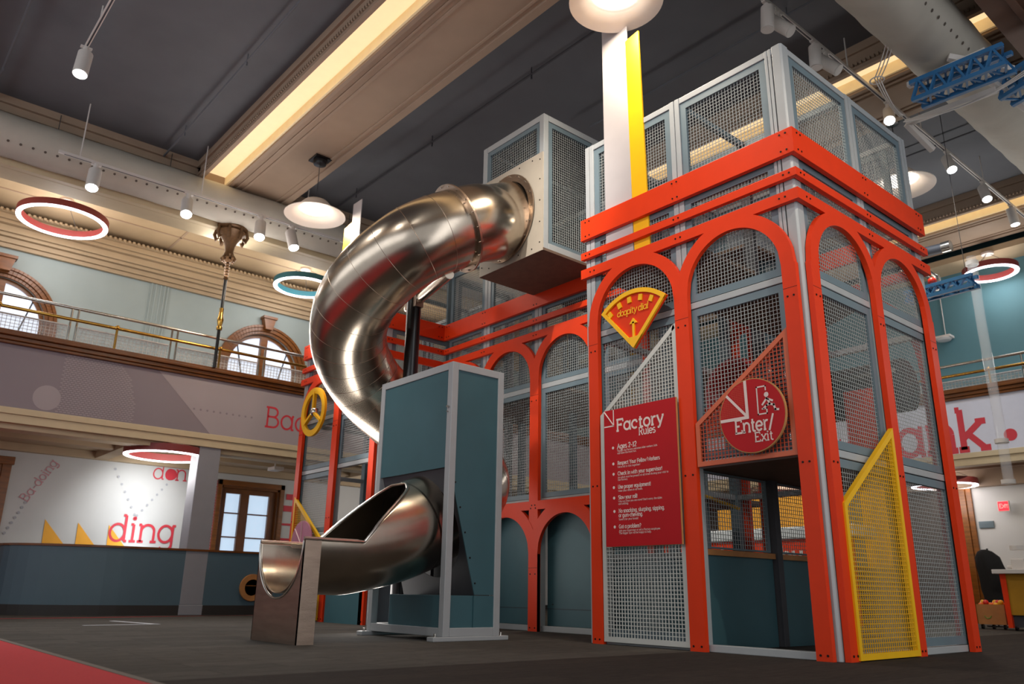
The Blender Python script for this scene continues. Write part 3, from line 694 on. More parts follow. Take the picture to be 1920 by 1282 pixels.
def track(x, z, y0, y1, label, rods, grp=None):
    f = MB(); f.box(x - .03, x + .03, y0, y1, z, z + .05); t = f.build('light_track', 'fixture_white'); tag(t, label, 'light track')
    f = MB(); f.box(x - .012, x + .012, y0 + .1, y1 - .1, z - .004, z); sub(f, 'slot', 'charcoal', t)
    f = MB()
    for y in rods: f.tube([(x, y, z + .05), (x, y, 9.65)], .012, 6)
    sub(f, 'hanger_rod', 'fixture_white', t)
track(-12.2, 8.42, -4.92, 1.2, 'white light track hung in front of the left balcony duct', (-4.55, -2.2, .2))
track(-1.35, 9.0, 1.4, 14.0, 'long white light track running away over the tower on the right', (2.0, 4.6, 7.4, 10.4))
f = MB(); f.box(-9.9, -5.0, -5.19, -5.13, 9.30, 9.35); t = f.build('light_track', 'fixture_white'); tag(t, 'white light track crossing the dark ceiling at the upper left', 'light track')
f = MB(); f.box(-9.8, -5.1, -5.172, -5.148, 9.296, 9.30); sub(f, 'slot', 'charcoal', t)
f = MB(); f.tube([(-9.0, -5.16, 9.35), (-9.0, -5.16, 9.648)], .012, 6); f.tube([(-6.0, -5.16, 9.35), (-6.0, -5.16, 9.648)], .012, 6); sub(f, 'hanger_rod', 'fixture_white', t)
SPOTN = 0
def spot_head(x, y, z, aim, label, grp, power=0, color=NEU, face='lamp_cool', size=45, s=1.0):
    global SPOTN
    t = thing('track_spotlight', label, 'spotlight', (x, y, z), grp)
    d = (Vector(aim) - Vector((x, y, z))).normalized(); c = Vector((x, y, z - .02))
    f = MB(); f.tube([(x, y, z), (x, y, z - .16 * s)], .035 * s, 10); f.box(x - .03, x + .03, y - .09, y + .09, z - .03, z); part(f, 'stem', 'fixture_white', t, smooth=True)
    b0 = Vector((x, y, z - .2 * s)) - d * .12 * s; b1 = b0 + d * .34 * s
    f = MB(); f.tube([b0, b1], .085 * s, 18); hd = part(f, 'lamp_head', 'fixture_white', t, smooth=True)
    f = MB(); f.tube([b1 + d * .002, b1 + d * .006], .072 * s, 18); sub(f, 'lens', face, hd)
    if power: spot('lamp', b1 + d * .03, aim, power, color, size, .6)
GL = 'spotlights on the left track'; GR = 'spotlights on the long right track'
for i, (y, aim, lb) in enumerate(((-4.25, (-9, -5, 0), 'leftmost lit spotlight on the white track along the left duct'),
                              (-2.45, (-8, -3.5, 1), 'second lit spotlight from the left on the left duct track'),
                              (-.85, (-9, -2, 1.5), 'third lit spotlight on the left duct track, above the ornate pole'),
                              (-.10, (-9, .5, 1), 'last lit spotlight on the left duct track, nearest the pendant lamp'))):
    spot_head(-12.2, y, 8.42, aim, lb, GL, 260, COOL, size=55, s=1.4)
spot_head(-9.8, -5.16, 9.30, (-8, -5.9, 0), 'lone lit spotlight hanging at the upper left against the dark ceiling', 'single ceiling spotlights', 150, COOL, s=1.4)
for y, aim, lb, on in ((2.15, (-1.8, 1.6, 0), 'pair spotlight nearest the top edge on the right track', 0), (2.45, (.3, 2.9, 7.0), 'tilted white spotlight next to the one at the top edge of the right track', 0),
                   (3.5, (-1.5, 3.2, 0), 'upright white spotlight right above the tall corner post of the tower', 0), (3.85, (.3, 4.3, 7.0), 'tilted white spotlight just above the tall corner post of the tower', 0),
                   (6.0, (.5, 1.0, 1), 'brightly lit spotlight beside the tower top where the white pipe meets', 1),
                   (8.5, (1, 6, 2), 'lit spotlight angled right, just above the far pendant lamp', 1), (10.3, (1.0, 7, 0), 'lit spotlight beyond the far pendant lamp on the right track', 1),
                   (11.9, (-.5, 12, 0), 'farthest lit spotlight by the far light cove at right', 1)):
    spot_head(-1.35, y, 9.0, aim, lb, GR, 140 if on else 0, NEU, 'lamp_cool' if on else 'fixture_white', s=1.15)

def pendant(x, y, z, label):
    t = thing('pendant_lamp', label, 'pendant lamp', (x, y, z), 'large white bell pendants')
    top = 9.16 if y < 5 else 9.61
    f = MB(); f.lathe([(.0001, top - .10), (.13, top - .09), (.15, top - .03), (.15, top)], (x, y, 0), 24); f.box(x - .18, x + .18, y - .18, y + .18, top, top + .04); part(f, 'canopy', 'black', t, smooth=True)
    f = MB(); f.tube([(x, y, top - .09), (x, y, z + .36)], .008, 6); part(f, 'cord', 'charcoal', t)
    f = MB(); pr = [(.0001, .36), (.10, .35), (.24, .30), (.33, .20), (.38, .12), (.50, .05), (.62, .0), (.62, -.012), (.50, .03), (.37, .09), (.33, .15), (.32, .20), (.0001, .20)]
    f.lathe(pr, (x, y, z), 48); part(f, 'shade', 'pendant_shell', t, smooth=True)
    f = MB(); f.lathe([(.0001, .13), (.305, .13), (.305, .15), (.0001, .15)], (x, y, z), 32); part(f, 'diffuser', 'lamp_warm', t)
    l = bpy.data.lights.new('pendant_light', 'AREA'); l.shape = 'DISK'; l.size = .6; l.energy = 90; l.color = WARM
    o = bpy.data.objects.new('pendant_light', l); COL.objects.link(o); o.location = (x, y, z - .03)
    l2 = l.copy(); l2.energy = 10; l2.size = .5; o = bpy.data.objects.new('pendant_light', l2); COL.objects.link(o); o.location = (x, y, z + .12)
pendant(-2.05, -.42, 8.02, 'large white bell pendant cut by the top edge above the tower')
pendant(-10.33, -.47, 7.9, 'white bell pendant with black canopy hanging left of the tube slide')
pendant(-1.95, 7.6, 8.15, 'white bell pendant half hidden behind the right tower top')

def ring_lamp(x, y, z, r, label, col, hang, pw=60, grp='round ring lamps'):
    t = thing('ring_lamp', label, 'ring lamp', (x, y, z), grp)
    f = MB(); f.lathe([(r - .11, 0), (r, 0), (r, .15), (r - .11, .15)], (x, y, z), 56, closed=True); part(f, 'ring_body', col, t, smooth=True)
    f = MB(); f.lathe([(r - .10, -.02), (r - .01, -.02), (r - .005, 0), (r - .105, 0)], (x, y, z), 56, closed=True); part(f, 'light_band', 'led', t, smooth=True)
    f = MB()
    for a in (.5, 2.6, 4.7): f.tube([(x + (r - .05) * math.cos(a), y + (r - .05) * math.sin(a), z + .15), (x, y, hang)], .005, 5)
    part(f, 'hanging_wire', 'charcoal', t)
    f = MB(); f.lathe([(.0001, -.05), (.14, -.05), (.14, 0)], (x, y, hang), 18); part(f, 'canopy', 'pendant_shell', t)
ring_lamp(-15.25, -4.15, 8.3, .92, 'glowing ring lamp with red body above the left balcony', 'ring_red', 8.85)
ring_lamp(-15.3, 1.75, 8.3, .80, 'glowing ring lamp with teal body, half hidden by the tube slide', 'ring_teal', 8.85)
ring_lamp(-14.15, -1.55, 3.22, .85, 'glowing ring lamp with red body under the left balcony beside the column', 'ring_red', 3.62)
ring_lamp(-2.6, 13.95, 8.3, .62, 'glowing ring lamp above the far balcony at the right', 'ring_red', 8.85)
ring_lamp(-4.45, 14.05, 3.22, .75, 'glowing ring lamp under the far balcony beside the tower leg', 'ring_red', 3.7)
ring_lamp(-8.8, 13.9, 3.22, .85, 'glowing ring lamp seen through the tower doorway', 'ring_red', 3.7)
# light given by ring lamps and coves on what is around them
for (x, y, z, p) in ((-15.25, -4.15, 8.2, 60), (-15.3, 1.75, 8.2, 60), (-14.15, -1.55, 3.1, 60), (-2.6, 13.95, 8.2, 35), (-4.45, 14.05, 3.1, 25), (-8.8, 13.9, 3.1, 70), (-15.2, 5, 3.1, 60)):
    l = bpy.data.lights.new('ring_light', 'POINT'); l.energy = p; l.color = (1, .97, .95); l.shadow_soft_size = .4
    o = bpy.data.objects.new('ring_light', l); COL.objects.link(o); o.location = (x, y, z - .15)
# wall washer behind the half wall, balcony lights, added banner and kiosk fills
spot('wall_washer', (-15.6, -1.2, 3.4), (-17.5, -1.0, 1.9), 170, (.95, .97, 1), 100, 1)
area('balcony_light', (-15.2, -1, 8.0), (-15.2, -1, 9.0), 75, 1.6, 16, WARM)
area('balcony_light', (-15.0, -1, 5.6), (-17, -1, 6.6), 60, .6, 16, COOL)
area('far_balcony_light', (-2, 13.6, 5.6), (-2, 14.8, 6.8), 22, 14, .4, COOL)
spot('banner_fill', (-2.5, 9.0, 8.9), (-3.0, 12.7, 4.3), 260, COOL, 60, 1)  # added spot to brighten the far banner
area('kiosk_fill', (-6.8, 7.4, 4.6), (-6.8, 9.2, 1.4), 90, 4, .3, NEU)  # added area fill, lifts the dim counter behind the doorway
area('under_far_balcony_light', (-4, 13.6, 3.3), (-4, 14.6, 1.0), 25, 14, .6, WARM)
# ornate pole lamp at the balcony edge
t = thing('ornate_pole', 'tall thin black pole with gilded flared bracket on top at the balcony edge', 'pole', (-13.22, -1.1, 5.12))
f = MB(); f.lathe([(.0001, 7.55), (.06, 7.56), (.10, 7.62), (.07, 7.68), (.12, 7.74), (.09, 7.82), (.11, 7.95), (.16, 8.08), (.24, 8.2), (.33, 8.28), (.30, 8.32), (.35, 8.36), (.35, 8.42), (.0001, 8.42)], (-13.22, -1.1, 0), 28)
cap = part(f, 'bracket', 'bronze', t, smooth=True)
f = MB()
for k in range(8):
    a = 2 * PI * k / 8 + .3; c, s = math.cos(a), math.sin(a)
    f.tube([(-13.22 + c * .33, -1.1 + s * .33, 8.34), (-13.22 + c * .36, -1.1 + s * .36, 8.2), (-13.22 + c * .31, -1.1 + s * .31, 8.08), (-13.22 + c * .26, -1.1 + s * .26, 8.14)], [.03, .04, .045, .02], 8)
    f.tube([(-13.22 + c * .1, -1.1 + s * .1, 7.72), (-13.22 + c * .15, -1.1 + s * .15, 7.64), (-13.22 + c * .12, -1.1 + s * .12, 7.58)], [.03, .035, .02], 6)
sub(f, 'scrolls', 'bronze', cap, smooth=True)
f = MB(); pr = []
for i in range(13): z = 7.14 + i * .034; pr.append((.035 + .022 * (i % 2), z))
f.lathe([(.0001, 7.13)] + pr + [(.0001, 7.56)], (-13.22, -1.1, 0), 18); part(f, 'spindle', 'bronze', t, smooth=True)
f = MB(); f.tube([(-13.22, -1.1, 5.1), (-13.22, -1.1, 7.2)], .035, 14); part(f, 'shaft', 'black', t, smooth=True)
f = MB(); f.lathe([(.0001, 5.95), (.06, 5.96), (.065, 6.02), (.045, 6.06), (.06, 6.12), (.07, 6.2), (.05, 6.28), (.045, 6.4), (.05, 6.46), (.0001, 6.47)], (-13.22, -1.1, 0), 20); part(f, 'brass_joint', 'brass', t, smooth=True)

# ------------------------------------------------------------------ TOWERS
PL = .06   # plate thickness
def bolts(f, pts, nrm, r=.011):
    nrm = Vector(nrm)
    for p in pts: f.tube([Vector(p) - nrm * .004, Vector(p) + nrm * .006], r, 8)
def arcade(parent, org, ru, legs, z_spring, z_top0, z_top1, s0, s1, base=0.0, seam=3.56, ro_extra=.15, name='arcade_panel', low=None, inner=None, corner=0):
    """plate with legs [(a,b)..] and semicircular arches between successive legs; org at s=0,z=0; normal towards viewer = nn"""
    org = Vector(org); ru = Vector(ru); uz = Vector((0, 0, 1)); nn = ru.cross(uz)   # outward
    P = lambda s, z, d=0: org + ru * s + uz * z - nn * d
    f = MB()
    def pr(pts): f.prism([P(*q) for q in pts], -nn * PL)
    arcs = []
    for j, ((a, b), (c, d)) in enumerate(list(zip(legs[:-1], legs[1:]))):
        r = (c - b) / 2; arcs.append(((b + c) / 2, r, r + ro_extra, z_spring[min(j, len(z_spring) - 1)]))
    bp = {s0, s1}
    for (a, b) in legs: bp |= {a, b}
    for (cx, r, ro, zs) in arcs:
        bp |= {cx, cx - r, cx + r, cx - ro, cx + ro}
        for zz in (z_top0, z_top1):
            if ro > zz - zs > 0: q = math.sqrt(ro * ro - (zz - zs) ** 2); bp |= {cx - q, cx + q}
    for (u_, v_) in zip(arcs[:-1], arcs[1:]): bp.add((u_[0] + v_[0]) / 2)
    bp = sorted(x for x in bp if s0 - 1e-6 <= x <= s1 + 1e-6); xs_ = [bp[0]]
    for x in bp[1:]:
        d = x - xs_[-1]
        if d < 1e-5: continue
        k = max(1, int(math.ceil(d / .022))); p = xs_[-1]
        xs_ += [p + d * (i + 1) / k for i in range(k)]
    def up_(x):
        v = None
        for (cx, r, ro, zs) in arcs:
            if abs(x - cx) <= ro + 1e-7:
                z = zs + math.sqrt(max(0, ro * ro - (x - cx) ** 2)); v = z if v is None else max(v, z)
        return v
    def in_(x, A): cx, r, ro, zs = A; return zs + math.sqrt(max(0, r * r - (x - cx) ** 2))
    for xa, xb in zip(xs_[:-1], xs_[1:]):
        m = (xa + xb) / 2; leg = any(a < m < b for a, b in legs); A = next((A for A in arcs if abs(m - A[0]) < A[1]), None)
        um = up_(m); merged = um is not None and um >= z_top0
        ua = up_(xa) if up_(xa) is not None else (um or 0); ub = up_(xb) if up_(xb) is not None else (um or 0)
        if um is None: merged = False
        if leg: la = lb = base
        elif A: la, lb = in_(xa, A), in_(xb, A)
        else: la = None
        if merged and la is not None: pr([(xa, la), (xb, lb), (xb, z_top1), (xa, z_top1)])
        elif merged: pr([(xa, z_top0), (xb, z_top0), (xb, z_top1), (xa, z_top1)])
        else:
            pr([(xa, z_top0), (xb, z_top0), (xb, z_top1), (xa, z_top1)])
            if la is not None:
                if um is None: ua = ub = z_spring[0]
                pr([(xa, la), (xb, lb), (xb, max(lb + .001, min(ub, z_top0))), (xa, max(la + .001, min(ua, z_top0)))])
    o = part(f, name, 'red', parent)
    b = MB(); pts = []
    for (a, bb) in legs:
        for z in (.05, 1.78, seam - .09): pts += [P(a + .045, z), P(bb - .045, z)]
        m = (a + bb) / 2
        pts += [P(m - .03, (z_top0 + z_top1) / 2), P(m + .04, (z_top0 + z_top1) / 2)]
    bolts(b, pts, nn)
    for (a, bb) in legs: b.bar(P(a, seam, -.0006), P(bb, seam, -.0006), .004, .001, nn)
    sub(b, 'bolts', 'bolt', o)
    return o
def band(parent, pts, z0, z1, posts, name='cornice_band'):
    """red board following the corner polyline pts (outer face), thickness inward (left of travel = outward)"""
    f = MB(); b = MB()
    n = len(pts); A = [Vector(p) for p in pts]
    nr = []
    for i in range(n - 1):
        d = (A[i + 1] - A[i]).normalized(); nr.append(Vector((d.y, -d.x)))
    inn = []
    for i in range(n):
        if i == 0: inn.append(A[0] - nr[0] * PL)
        elif i == n - 1: inn.append(A[-1] - nr[-1] * PL)
        else:
            m = (nr[i - 1] + nr[i]).normalized(); inn.append(A[i] - m * PL / m.dot(nr[i]))
    for i in range(n - 1):
        q = [(A[i].x, A[i].y, z0), (A[i + 1].x, A[i + 1].y, z0), (inn[i + 1].x, inn[i + 1].y, z0), (inn[i].x, inn[i].y, z0)]
        f.prism(q, (0, 0, z1 - z0))
        d = (A[i + 1] - A[i]); L = d.length; d.normalize()
        for s in posts[i]:
            for dz in ((z0 + .05, z1 - .05) if z1 - z0 > .2 else ((z0 + z1) / 2,)):
                for e in (-.03, .04):
                    c = A[i] + d * (s + e)
                    bolts(b, [(c.x, c.y, dz)], (nr[i].x, nr[i].y, 0))
    o = part(f, name, 'red', parent, bevel=.004); sub(b, 'bolts', 'bolt', o)
    return o
def post(parent, x0, x1, y0, y1, z0, z1, m='grey', name='post'):
    f = MB(); f.box(x0, x1, y0, y1, z0, z1)
    return part(f, name, m, parent, bevel=.006)
def grooved_post(parent, cx, cy, z0, z1, w=.15):
    f = MB(); g = .006
    f.box(cx - w / 2, cx - g, cy - .05, cy + .05, z0, z1); f.box(cx + g, cx + w / 2, cy - .05, cy + .05, z0, z1); f.box(cx - g, cx + g, cy - .035, cy + .035, z0, z1)
    return part(f, 'post', 'grey', parent, bevel=.003)
def grooved_post_y(parent, cx, cy, z0, z1, w=.15):
    f = MB(); g = .006
    f.box(cx - .05, cx + .05, cy - w / 2, cy - g, z0, z1); f.box(cx - .05, cx + .05, cy + g, cy + w / 2, z0, z1); f.box(cx - .035, cx + .035, cy - g, cy + g, z0, z1)
    return part(f, 'post', 'grey', parent, bevel=.003)
def beam(parent, x0, x1, y0, y1, z0, z1, m='grey'): return post(parent, x0, x1, y0, y1, z0, z1, m, 'beam')

ZB = [(5.055, 5.356), (4.777, 4.875)]
def tower(x0, mirror, label, right=True):
    """x0 = x of the right front corner; footprint 3.16 wide, 3.13 deep"""
    t = thing('play_tower', label, 'climbing tower', (x0 - 1.58, 1.6, 0), 'arcaded climbing towers')
    W_, D_ = 3.16, 3.167
    xl = x0 - W_
    # bands: front + right side (+ left side)
    for z0, z1 in ZB:
        if right: band(t, [(xl, 0), (x0, 0), (x0, D_)], z0, z1, [(.12, 1.58, 3.04), (.12, 1.58, 3.0)])
        else: band(t, [(xl, 2.0), (xl, 0), (x0, 0), (x0, 1.36)], z0, z1, [(.1, 1.9), (.12, 1.58, 3.04), (.12, 1.2)])
    # front arcade
    arcade(t, (xl, 0, 0), (1, 0, 0), [(.12, .28), (1.50, 1.69), (2.89, 3.05)], [3.825, 3.83, 3.83], 4.508, 4.635, 0, W_)
    if right:
        arcade(t, (x0, 0, 0), (0, 1, 0), [(.115, .279), (1.49, 1.65), (2.84, 3.01)], [3.835, 3.85, 3.85], 4.508, 4.635, PL, D_)
        arcade(t, (x0, D_ + .0, 0), (-1, 0, 0), [(.12, .28), (2.55, 2.71), (2.88, 3.04)], [3.30, 4.3, 3.83], 4.508, 4.635, PL, W_)
    else:
        f = MB(); f.box(x0 - PL, x0, .06, 1.36, 4.508, 4.635); part(f, 'cornice_band', 'red', t)
    # posts
    f = MB(); f.prism([(x0 - .07, .09, 0), (x0 - .07, .21, 0), (x0 - .19, .21, 0), (x0 - .19, .07, 0), (x0 - .09, .07, 0)], (0, 0, 6.49)); part(f, 'corner_post', 'grey', t, bevel=.004)
    grooved_post(t, x0 - .245, .12, 0, 6.48, .08)
    grooved_post(t, x0 - 1.575, .12, 0, 6.48); grooved_post(t, xl + .11, .12, 0, 6.48)
    grooved_post_y(t, x0 - .12, 1.575, 0, 6.48); grooved_post_y(t, x0 - .12, 3.03, 0, 6.48)
    for (px, py) in ((x0 - 1.575, 1.575), (xl + .11, 1.575), (x0 - 1.575, 3.03), (xl + .11, 3.03)): post(t, px - .07, px + .07, py - .05, py + .05, 0, 6.48, 'charcoal' if right and px > x0 - 2 else 'bluegrey')
    # beams
    for z0, z1 in ((0, .07), (1.86, 1.935), (3.67, 3.745), (5.09, 5.16), (6.40, 6.48)):
        if not right and z0 == 1.86: z0, z1 = 2.67, 2.745
        beam(t, xl + .18, x0 - 1.65, .075, .165, z0, z1); beam(t, x0 - 1.5, x0 - .19, .075, .165, z0, z1)
        if right or z0 > 3:
            beam(t, x0 - .165, x0 - .075, .21, 1.5, z0, z1); beam(t, x0 - .165, x0 - .075, 1.65, 2.96, z0, z1)
        beam(t, xl + .18, x0 - .19, 2.99, 3.07, z0, z1); beam(t, xl + .07, xl + .15, .17, 2.98, z0, z1)
    beam(t, xl + .18, x0 - .19, 1.54, 1.61, 6.40, 6.48, 'bluegrey'); beam(t, x0 - 1.61, x0 - 1.54, .17, 2.98, 6.40, 6.48, 'bluegrey')
    # wire panels
    yv = .085
    bays = [(xl + .19, x0 - 1.655), (x0 - 1.495, x0 - .29)]
    for i, (a, b) in enumerate(bays):
        for z0, z1 in ((1.94, 3.665), (3.75, 5.085), (5.165, 6.395)):
            if not right and z0 == 1.94: z0, z1 = 2.75, 3.665
            mesh_panel(t, rect(0, b - a, z0 + .005, z1 - .005), (a, yv, 0), (1, 0, 0), (0, 0, 1))
    if right:
        a, b = bays[0]; mesh_panel(t, rect(0, b - a, .075, 1.855), (a, yv, 0), (1, 0, 0), (0, 0, 1))
    else:
        a, b = bays[0]; mesh_panel(t, rect(0, b - a, 1.55, 2.66), (a, yv, 0), (1, 0, 0), (0, 0, 1))
        beam(t, a, b, .075, .165, 1.45, 1.53)
    xv = x0 - .085
    for (a, b) in ((.22, 1.495), (1.655, 2.95)):
        zz = ((.075, 1.855), (1.94, 3.665), (3.75, 5.085), (5.165, 6.395)) if right else ((3.75, 5.085), (5.165, 6.395))
        for z0, z1 in zz: mesh_panel(t, rect(0, b - a, z0 + .005, z1 - .005), (xv, a, 0), (0, 1, 0), (0, 0, 1))
    # back and left faces
    for (a, b) in bays:
        for z0, z1 in ((1.94, 3.665), (3.75, 5.085), (5.165, 6.395)):
            if z0 > 3.8 and z0 > 5: mesh_panel(t, rect(0, b - a, z0, z1), (b, 3.06, 0), (-1, 0, 0), (0, 0, 1), pitch=.05)
    for (a, b) in ((.2, 1.5), (1.65, 2.95)):
        for z0, z1 in ((5.165, 6.395),): mesh_panel(t, rect(0, b - a, z0, z1), (xl + .075, b, 0), (0, -1, 0), (0, 0, 1), pitch=.05)
    # decks with a corner cut for climbing through
    def deck(pts, z):
        f = MB(); f.prism([(p[0], p[1], z) for p in pts], (0, 0, .05)); part(f, 'deck', 'deck', t)
    if right:
        deck([(xl + .16, .17), (x0 - 1.5, .17), (x0 - 1.5, 1.5), (xl + .16, 1.5)], 4.5)
        deck([(x0 - 1.42, .17), (x0 - .2, .17), (x0 - .2, 1.5), (x0 - 1.42, 2.2)], 3.69)
        deck([(x0 - 1.68, .17), (x0 - .2, .17), (x0 - .2, 2.0), (x0 - .9, 2.9), (x0 - 1.68, 2.9)], 1.87)
        deck([(xl + .16, 1.62), (x0 - 1.62, 1.62), (x0 - 1.62, 2.95), (xl + .16, 2.95)], 5.0)
    else:
        deck([(xl + .16, .17), (x0 - .2, .17), (x0 - .2, 2.95), (xl + .16, 2.95)], 3.76); deck([(xl + .16, 1.6), (x0 - .2, 1.6), (x0 - .2, 2.95), (xl + .16, 2.95)], 2.8)
    return t
T1 = tower(0, False, 'nearest climbing tower with red arches, corner at right, doorway with enter sign')
T2 = tower(-8.05, True, 'far left climbing tower with red arches, mostly hidden behind the tube slide', False)
# interior half wall of the near tower
f = MB(); f.box(-1.60, -1.57, .2, 1.50, .0, .96); f.box(-1.60, -1.57, 1.65, 2.95, .0, .96); o = part(f, 'inner_wall', 'teal', T1)
f = MB(); f.box(-1.66, -1.54, .17, 2.97, .96, 1.02); part(f, 'inner_ledge', 'wood_light', T1)
mesh_panel(T1, rect(0, 1.28, 1.03, 1.86), (-1.57, .2, 0), (0, 1, 0), (0, 0, 1), fw=.02, pitch=.045); mesh_panel(T1, rect(0, 1.28, 1.03, 1.86), (-1.57, 1.65, 0), (0, 1, 0), (0, 0, 1), fw=.02, pitch=.045)
f = MB(); f.box(-2.95, -1.66, .28, .31, .08, .93); part(f, 'inner_wall', 'teal', T1)
f = MB(); f.box(-2.95, -1.66, .26, .32, .93, .99); part(f, 'inner_ledge', 'grey', T1)
f = MB(); f.tube([(-1.5, 2.75, 3.05), (-.3, 2.75, 3.05)], .33, 28); part(f, 'crawl_tube', 'black', T1, smooth=True)
f = MB(); f.box(-1.62, -1.5, 1.9, 2.0, 1.95, 3.7); part(f, 'inner_post', 'charcoal', T1)
f = MB(); f.tube([(-2.75, .9, 1.95), (-1.9, 1.4, 1.55)], .02, 8); part(f, 'grab_bar', 'yellow', T1, smooth=True)
f = MB(); f.lathe([(.40, -.5), (.46, -.5), (.46, .5), (.40, .5)], (-2.1, 2.25, 3.1), 36, 'y', True); part(f, 'crawl_tube', 'red_tube', T1, smooth=True)
f = MB(); f.box(-.95, -.55, 2.4, 2.44, 2.0, 3.0); part(f, 'inner_panel', 'red', T1)
f = MB(); f.box(-1.35, -1.15, 2.4, 2.45, 1.95, 3.7); part(f, 'inner_panel', 'red', T1)
f = MB(); f.box(-1.5, -1.2, 2.6, 2.64, 3.8, 5.0); f.box(-1.2, -.4, 2.6, 2.64, 4.75, 5.0); part(f, 'inner_panel', 'red', T1)
f = MB(); f.tube([(-1.9, 2.4, 3.8), (-1.9, 2.4, 5.0)], .2, 24); part(f, 'roller', 'half_wall', T1, smooth=True)
f = MB(); f.prism([(-.11, 2.0, 2.0), (-.11, 2.9, 2.0), (-.11, 2.9, 3.65)], (-.03, 0, 0)); part(f, 'dark_panel', 'charcoal', T1) if False else None
# left tower: base panel, stone block
f = MB(); f.box(-9.45, -8.22, -.0, .05, 0, .75); part(f, 'base_panel', 'teal', T2)
f = MB(); f.box(-8.35, -8.3, .3, 2.9, 0, 2.6); part(f, 'side_panel', 'bluegrey', T2)
sb = MB(); sb.box(-9.9, -9.5, -.55, -.2, 0, .62); tag(sb.build('stone_block', 'stone', bevel=.02), 'pale speckled block standing behind the slide exit trough', 'block')
# front infill panels: white (near tower left bay)
wp = thing('wire_gate_panel', 'white framed wire panel with sloping top behind the factory rules sign', 'wire panel', (-2.27, -.01, 0))
mesh_panel(wp, [(-2.87, .03), (-1.67, .03), (-1.67, 3.54), (-1.70, 3.54), (-2.87, 2.63)], (0, .015, 0), (1, 0, 0), (0, 0, 1), .055, .04, 'frame_white', 'wire_white', .042, .0075, .01, 'frame')
op = thing('wire_gate_panel', 'muted orange framed wire panel with sloping top above the doorway', 'wire panel', (-.87, -.01, 1.87))
mesh_panel(op, [(-1.46, 1.86), (-.28, 1.86), (-.28, 3.16), (-1.46, 2.33)], (0, .015, 0), (1, 0, 0), (0, 0, 1), .05, .04, 'frame_orange', 'wire_orange', .042, .007, .01, 'frame')
yp = thing('wire_gate_panel', 'yellow framed wire panel with peaked top on the right side of the near tower', 'wire panel', (0, .87, 0))
mesh_panel(yp, [(.245, 0.01), (1.46, 0.01), (1.46, 2.28), (.245, 1.40)], (.02, 0, 0), (0, 1, 0), (0, 0, 1), .055, .05, 'frame_yellow', 'wire_yellow', .042, .007, .012, 'frame')
yp2 = thing('wire_gate_panel', 'small yellow framed wire panel on the far left tower, sloping down right', 'wire panel', (-10.3, -.01, 0))
mesh_panel(yp2, [(-11.0, .02), (-9.68, .02), (-9.68, 1.32), (-11.0, 2.25)], (0, -.01, 0), (1, 0, 0), (0, 0, 1), .055, .05, 'frame_yellow', 'wire_yellow', .042, .007, .012, 'frame')
ps = MB(); ps.lathe([(.0001, 0), (.4, 0), (.4, .025), (.0001, .025)], (-10.32, -.13, 1.35), 48, 'y'); ps = ps.build('round_sign', 'pink_sign'); tag(ps, 'round pink enter sign on the far left tower, half hidden by the slide exit', 'sign')
f = MB()
for a in (90, 180, 225 - 90): f.bar((-10.32, -.135, 1.35), (-10.32 + .38 * math.cos(math.radians(a)), -.135, 1.35 + .38 * math.sin(math.radians(a))), .004, .02, (0, 1, 0))
letters(f, 'Enter', (-10.26, -.136, 1.25), (1, 0, 0), (0, 0, 1), .11, .09); sub(f, 'markings', 'ink', ps)

# ------------------------------------------------------------------ middle section between the towers
YC = 1.30
t = thing('play_bridge', 'middle climbing section with red double arcade linking the two towers', 'climbing frame', (-5.55, 2.4, 0)); TB = t
for z0, z1 in ZB: band(t, [(-8.05, YC), (-3.16, YC)], z0, z1, [(.1, 1.18, 2.54, 3.9, 4.8)])
LG = [(-8.05, -7.95), (-6.97, -6.77), (-5.61, -5.41), (-4.25, -4.05), (-3.26, -3.16)]
arcade(t, (0, YC, 0), (1, 0, 0), LG, [3.85] * 5, 4.508, 4.635, -8.05, -3.16, ro_extra=.17)
arcade(t, (0, YC - .004, 0), (1, 0, 0), LG, [1.10] * 5, 1.76, 1.89, -8.05, -3.16, seam=.9, ro_extra=.19, name='lower_arcade_panel')
for x in (-7.0 + .13, -5.51, -4.15): grooved_post(t, x, YC + .13, 0, 6.48, .17)
for a, b in ((-8.0, -6.96), (-6.78, -5.6), (-5.42, -4.24), (-4.06, -3.2)):
    for z0, z1 in ((0, .08), (1.86, 1.935), (3.665, 3.745), (5.09, 5.16), (6.40, 6.48)): beam(t, a, b, YC + .085, YC + .175, z0, z1)
    for z0, z1 in ((1.94, 3.66), (3.75, 5.085), (5.165, 6.395)): mesh_panel(t, rect(0, b - a, z0, z1), (a, YC + .09, 0), (1, 0, 0), (0, 0, 1), fw=.075)
    f = MB(); f.box(a, b, YC + .22, YC + .25, .08, 1.84); part(f, 'teal_panel', 'teal', t)
    f = MB(); f.box(a, b, YC + .215, YC + .22, .315, .322); bolts(f, [(b - .12, YC + .215, .38), (a + .12, YC + .215, .38)], (0, -1, 0)); part(f, 'panel_joint', 'charcoal', t)
f = MB(); f.box(-8.0, -3.2, YC + .26, 4.2, 1.88, 1.93); part(f, 'deck', 'deck', t)
f = MB(); f.box(-8.0, -5.3, YC + .26, 4.2, 3.70, 3.75); part(f, 'deck', 'deck', t)
f = MB(); f.box(-4.4, -3.2, 2.0, 4.2, 3.70, 3.75); part(f, 'deck', 'deck', t)
for x in (-7.9, -6.5, -5.1, -3.7): post(t, x - .06, x + .06, 3.1, 3.2, 0, 6.4, 'bluegrey')
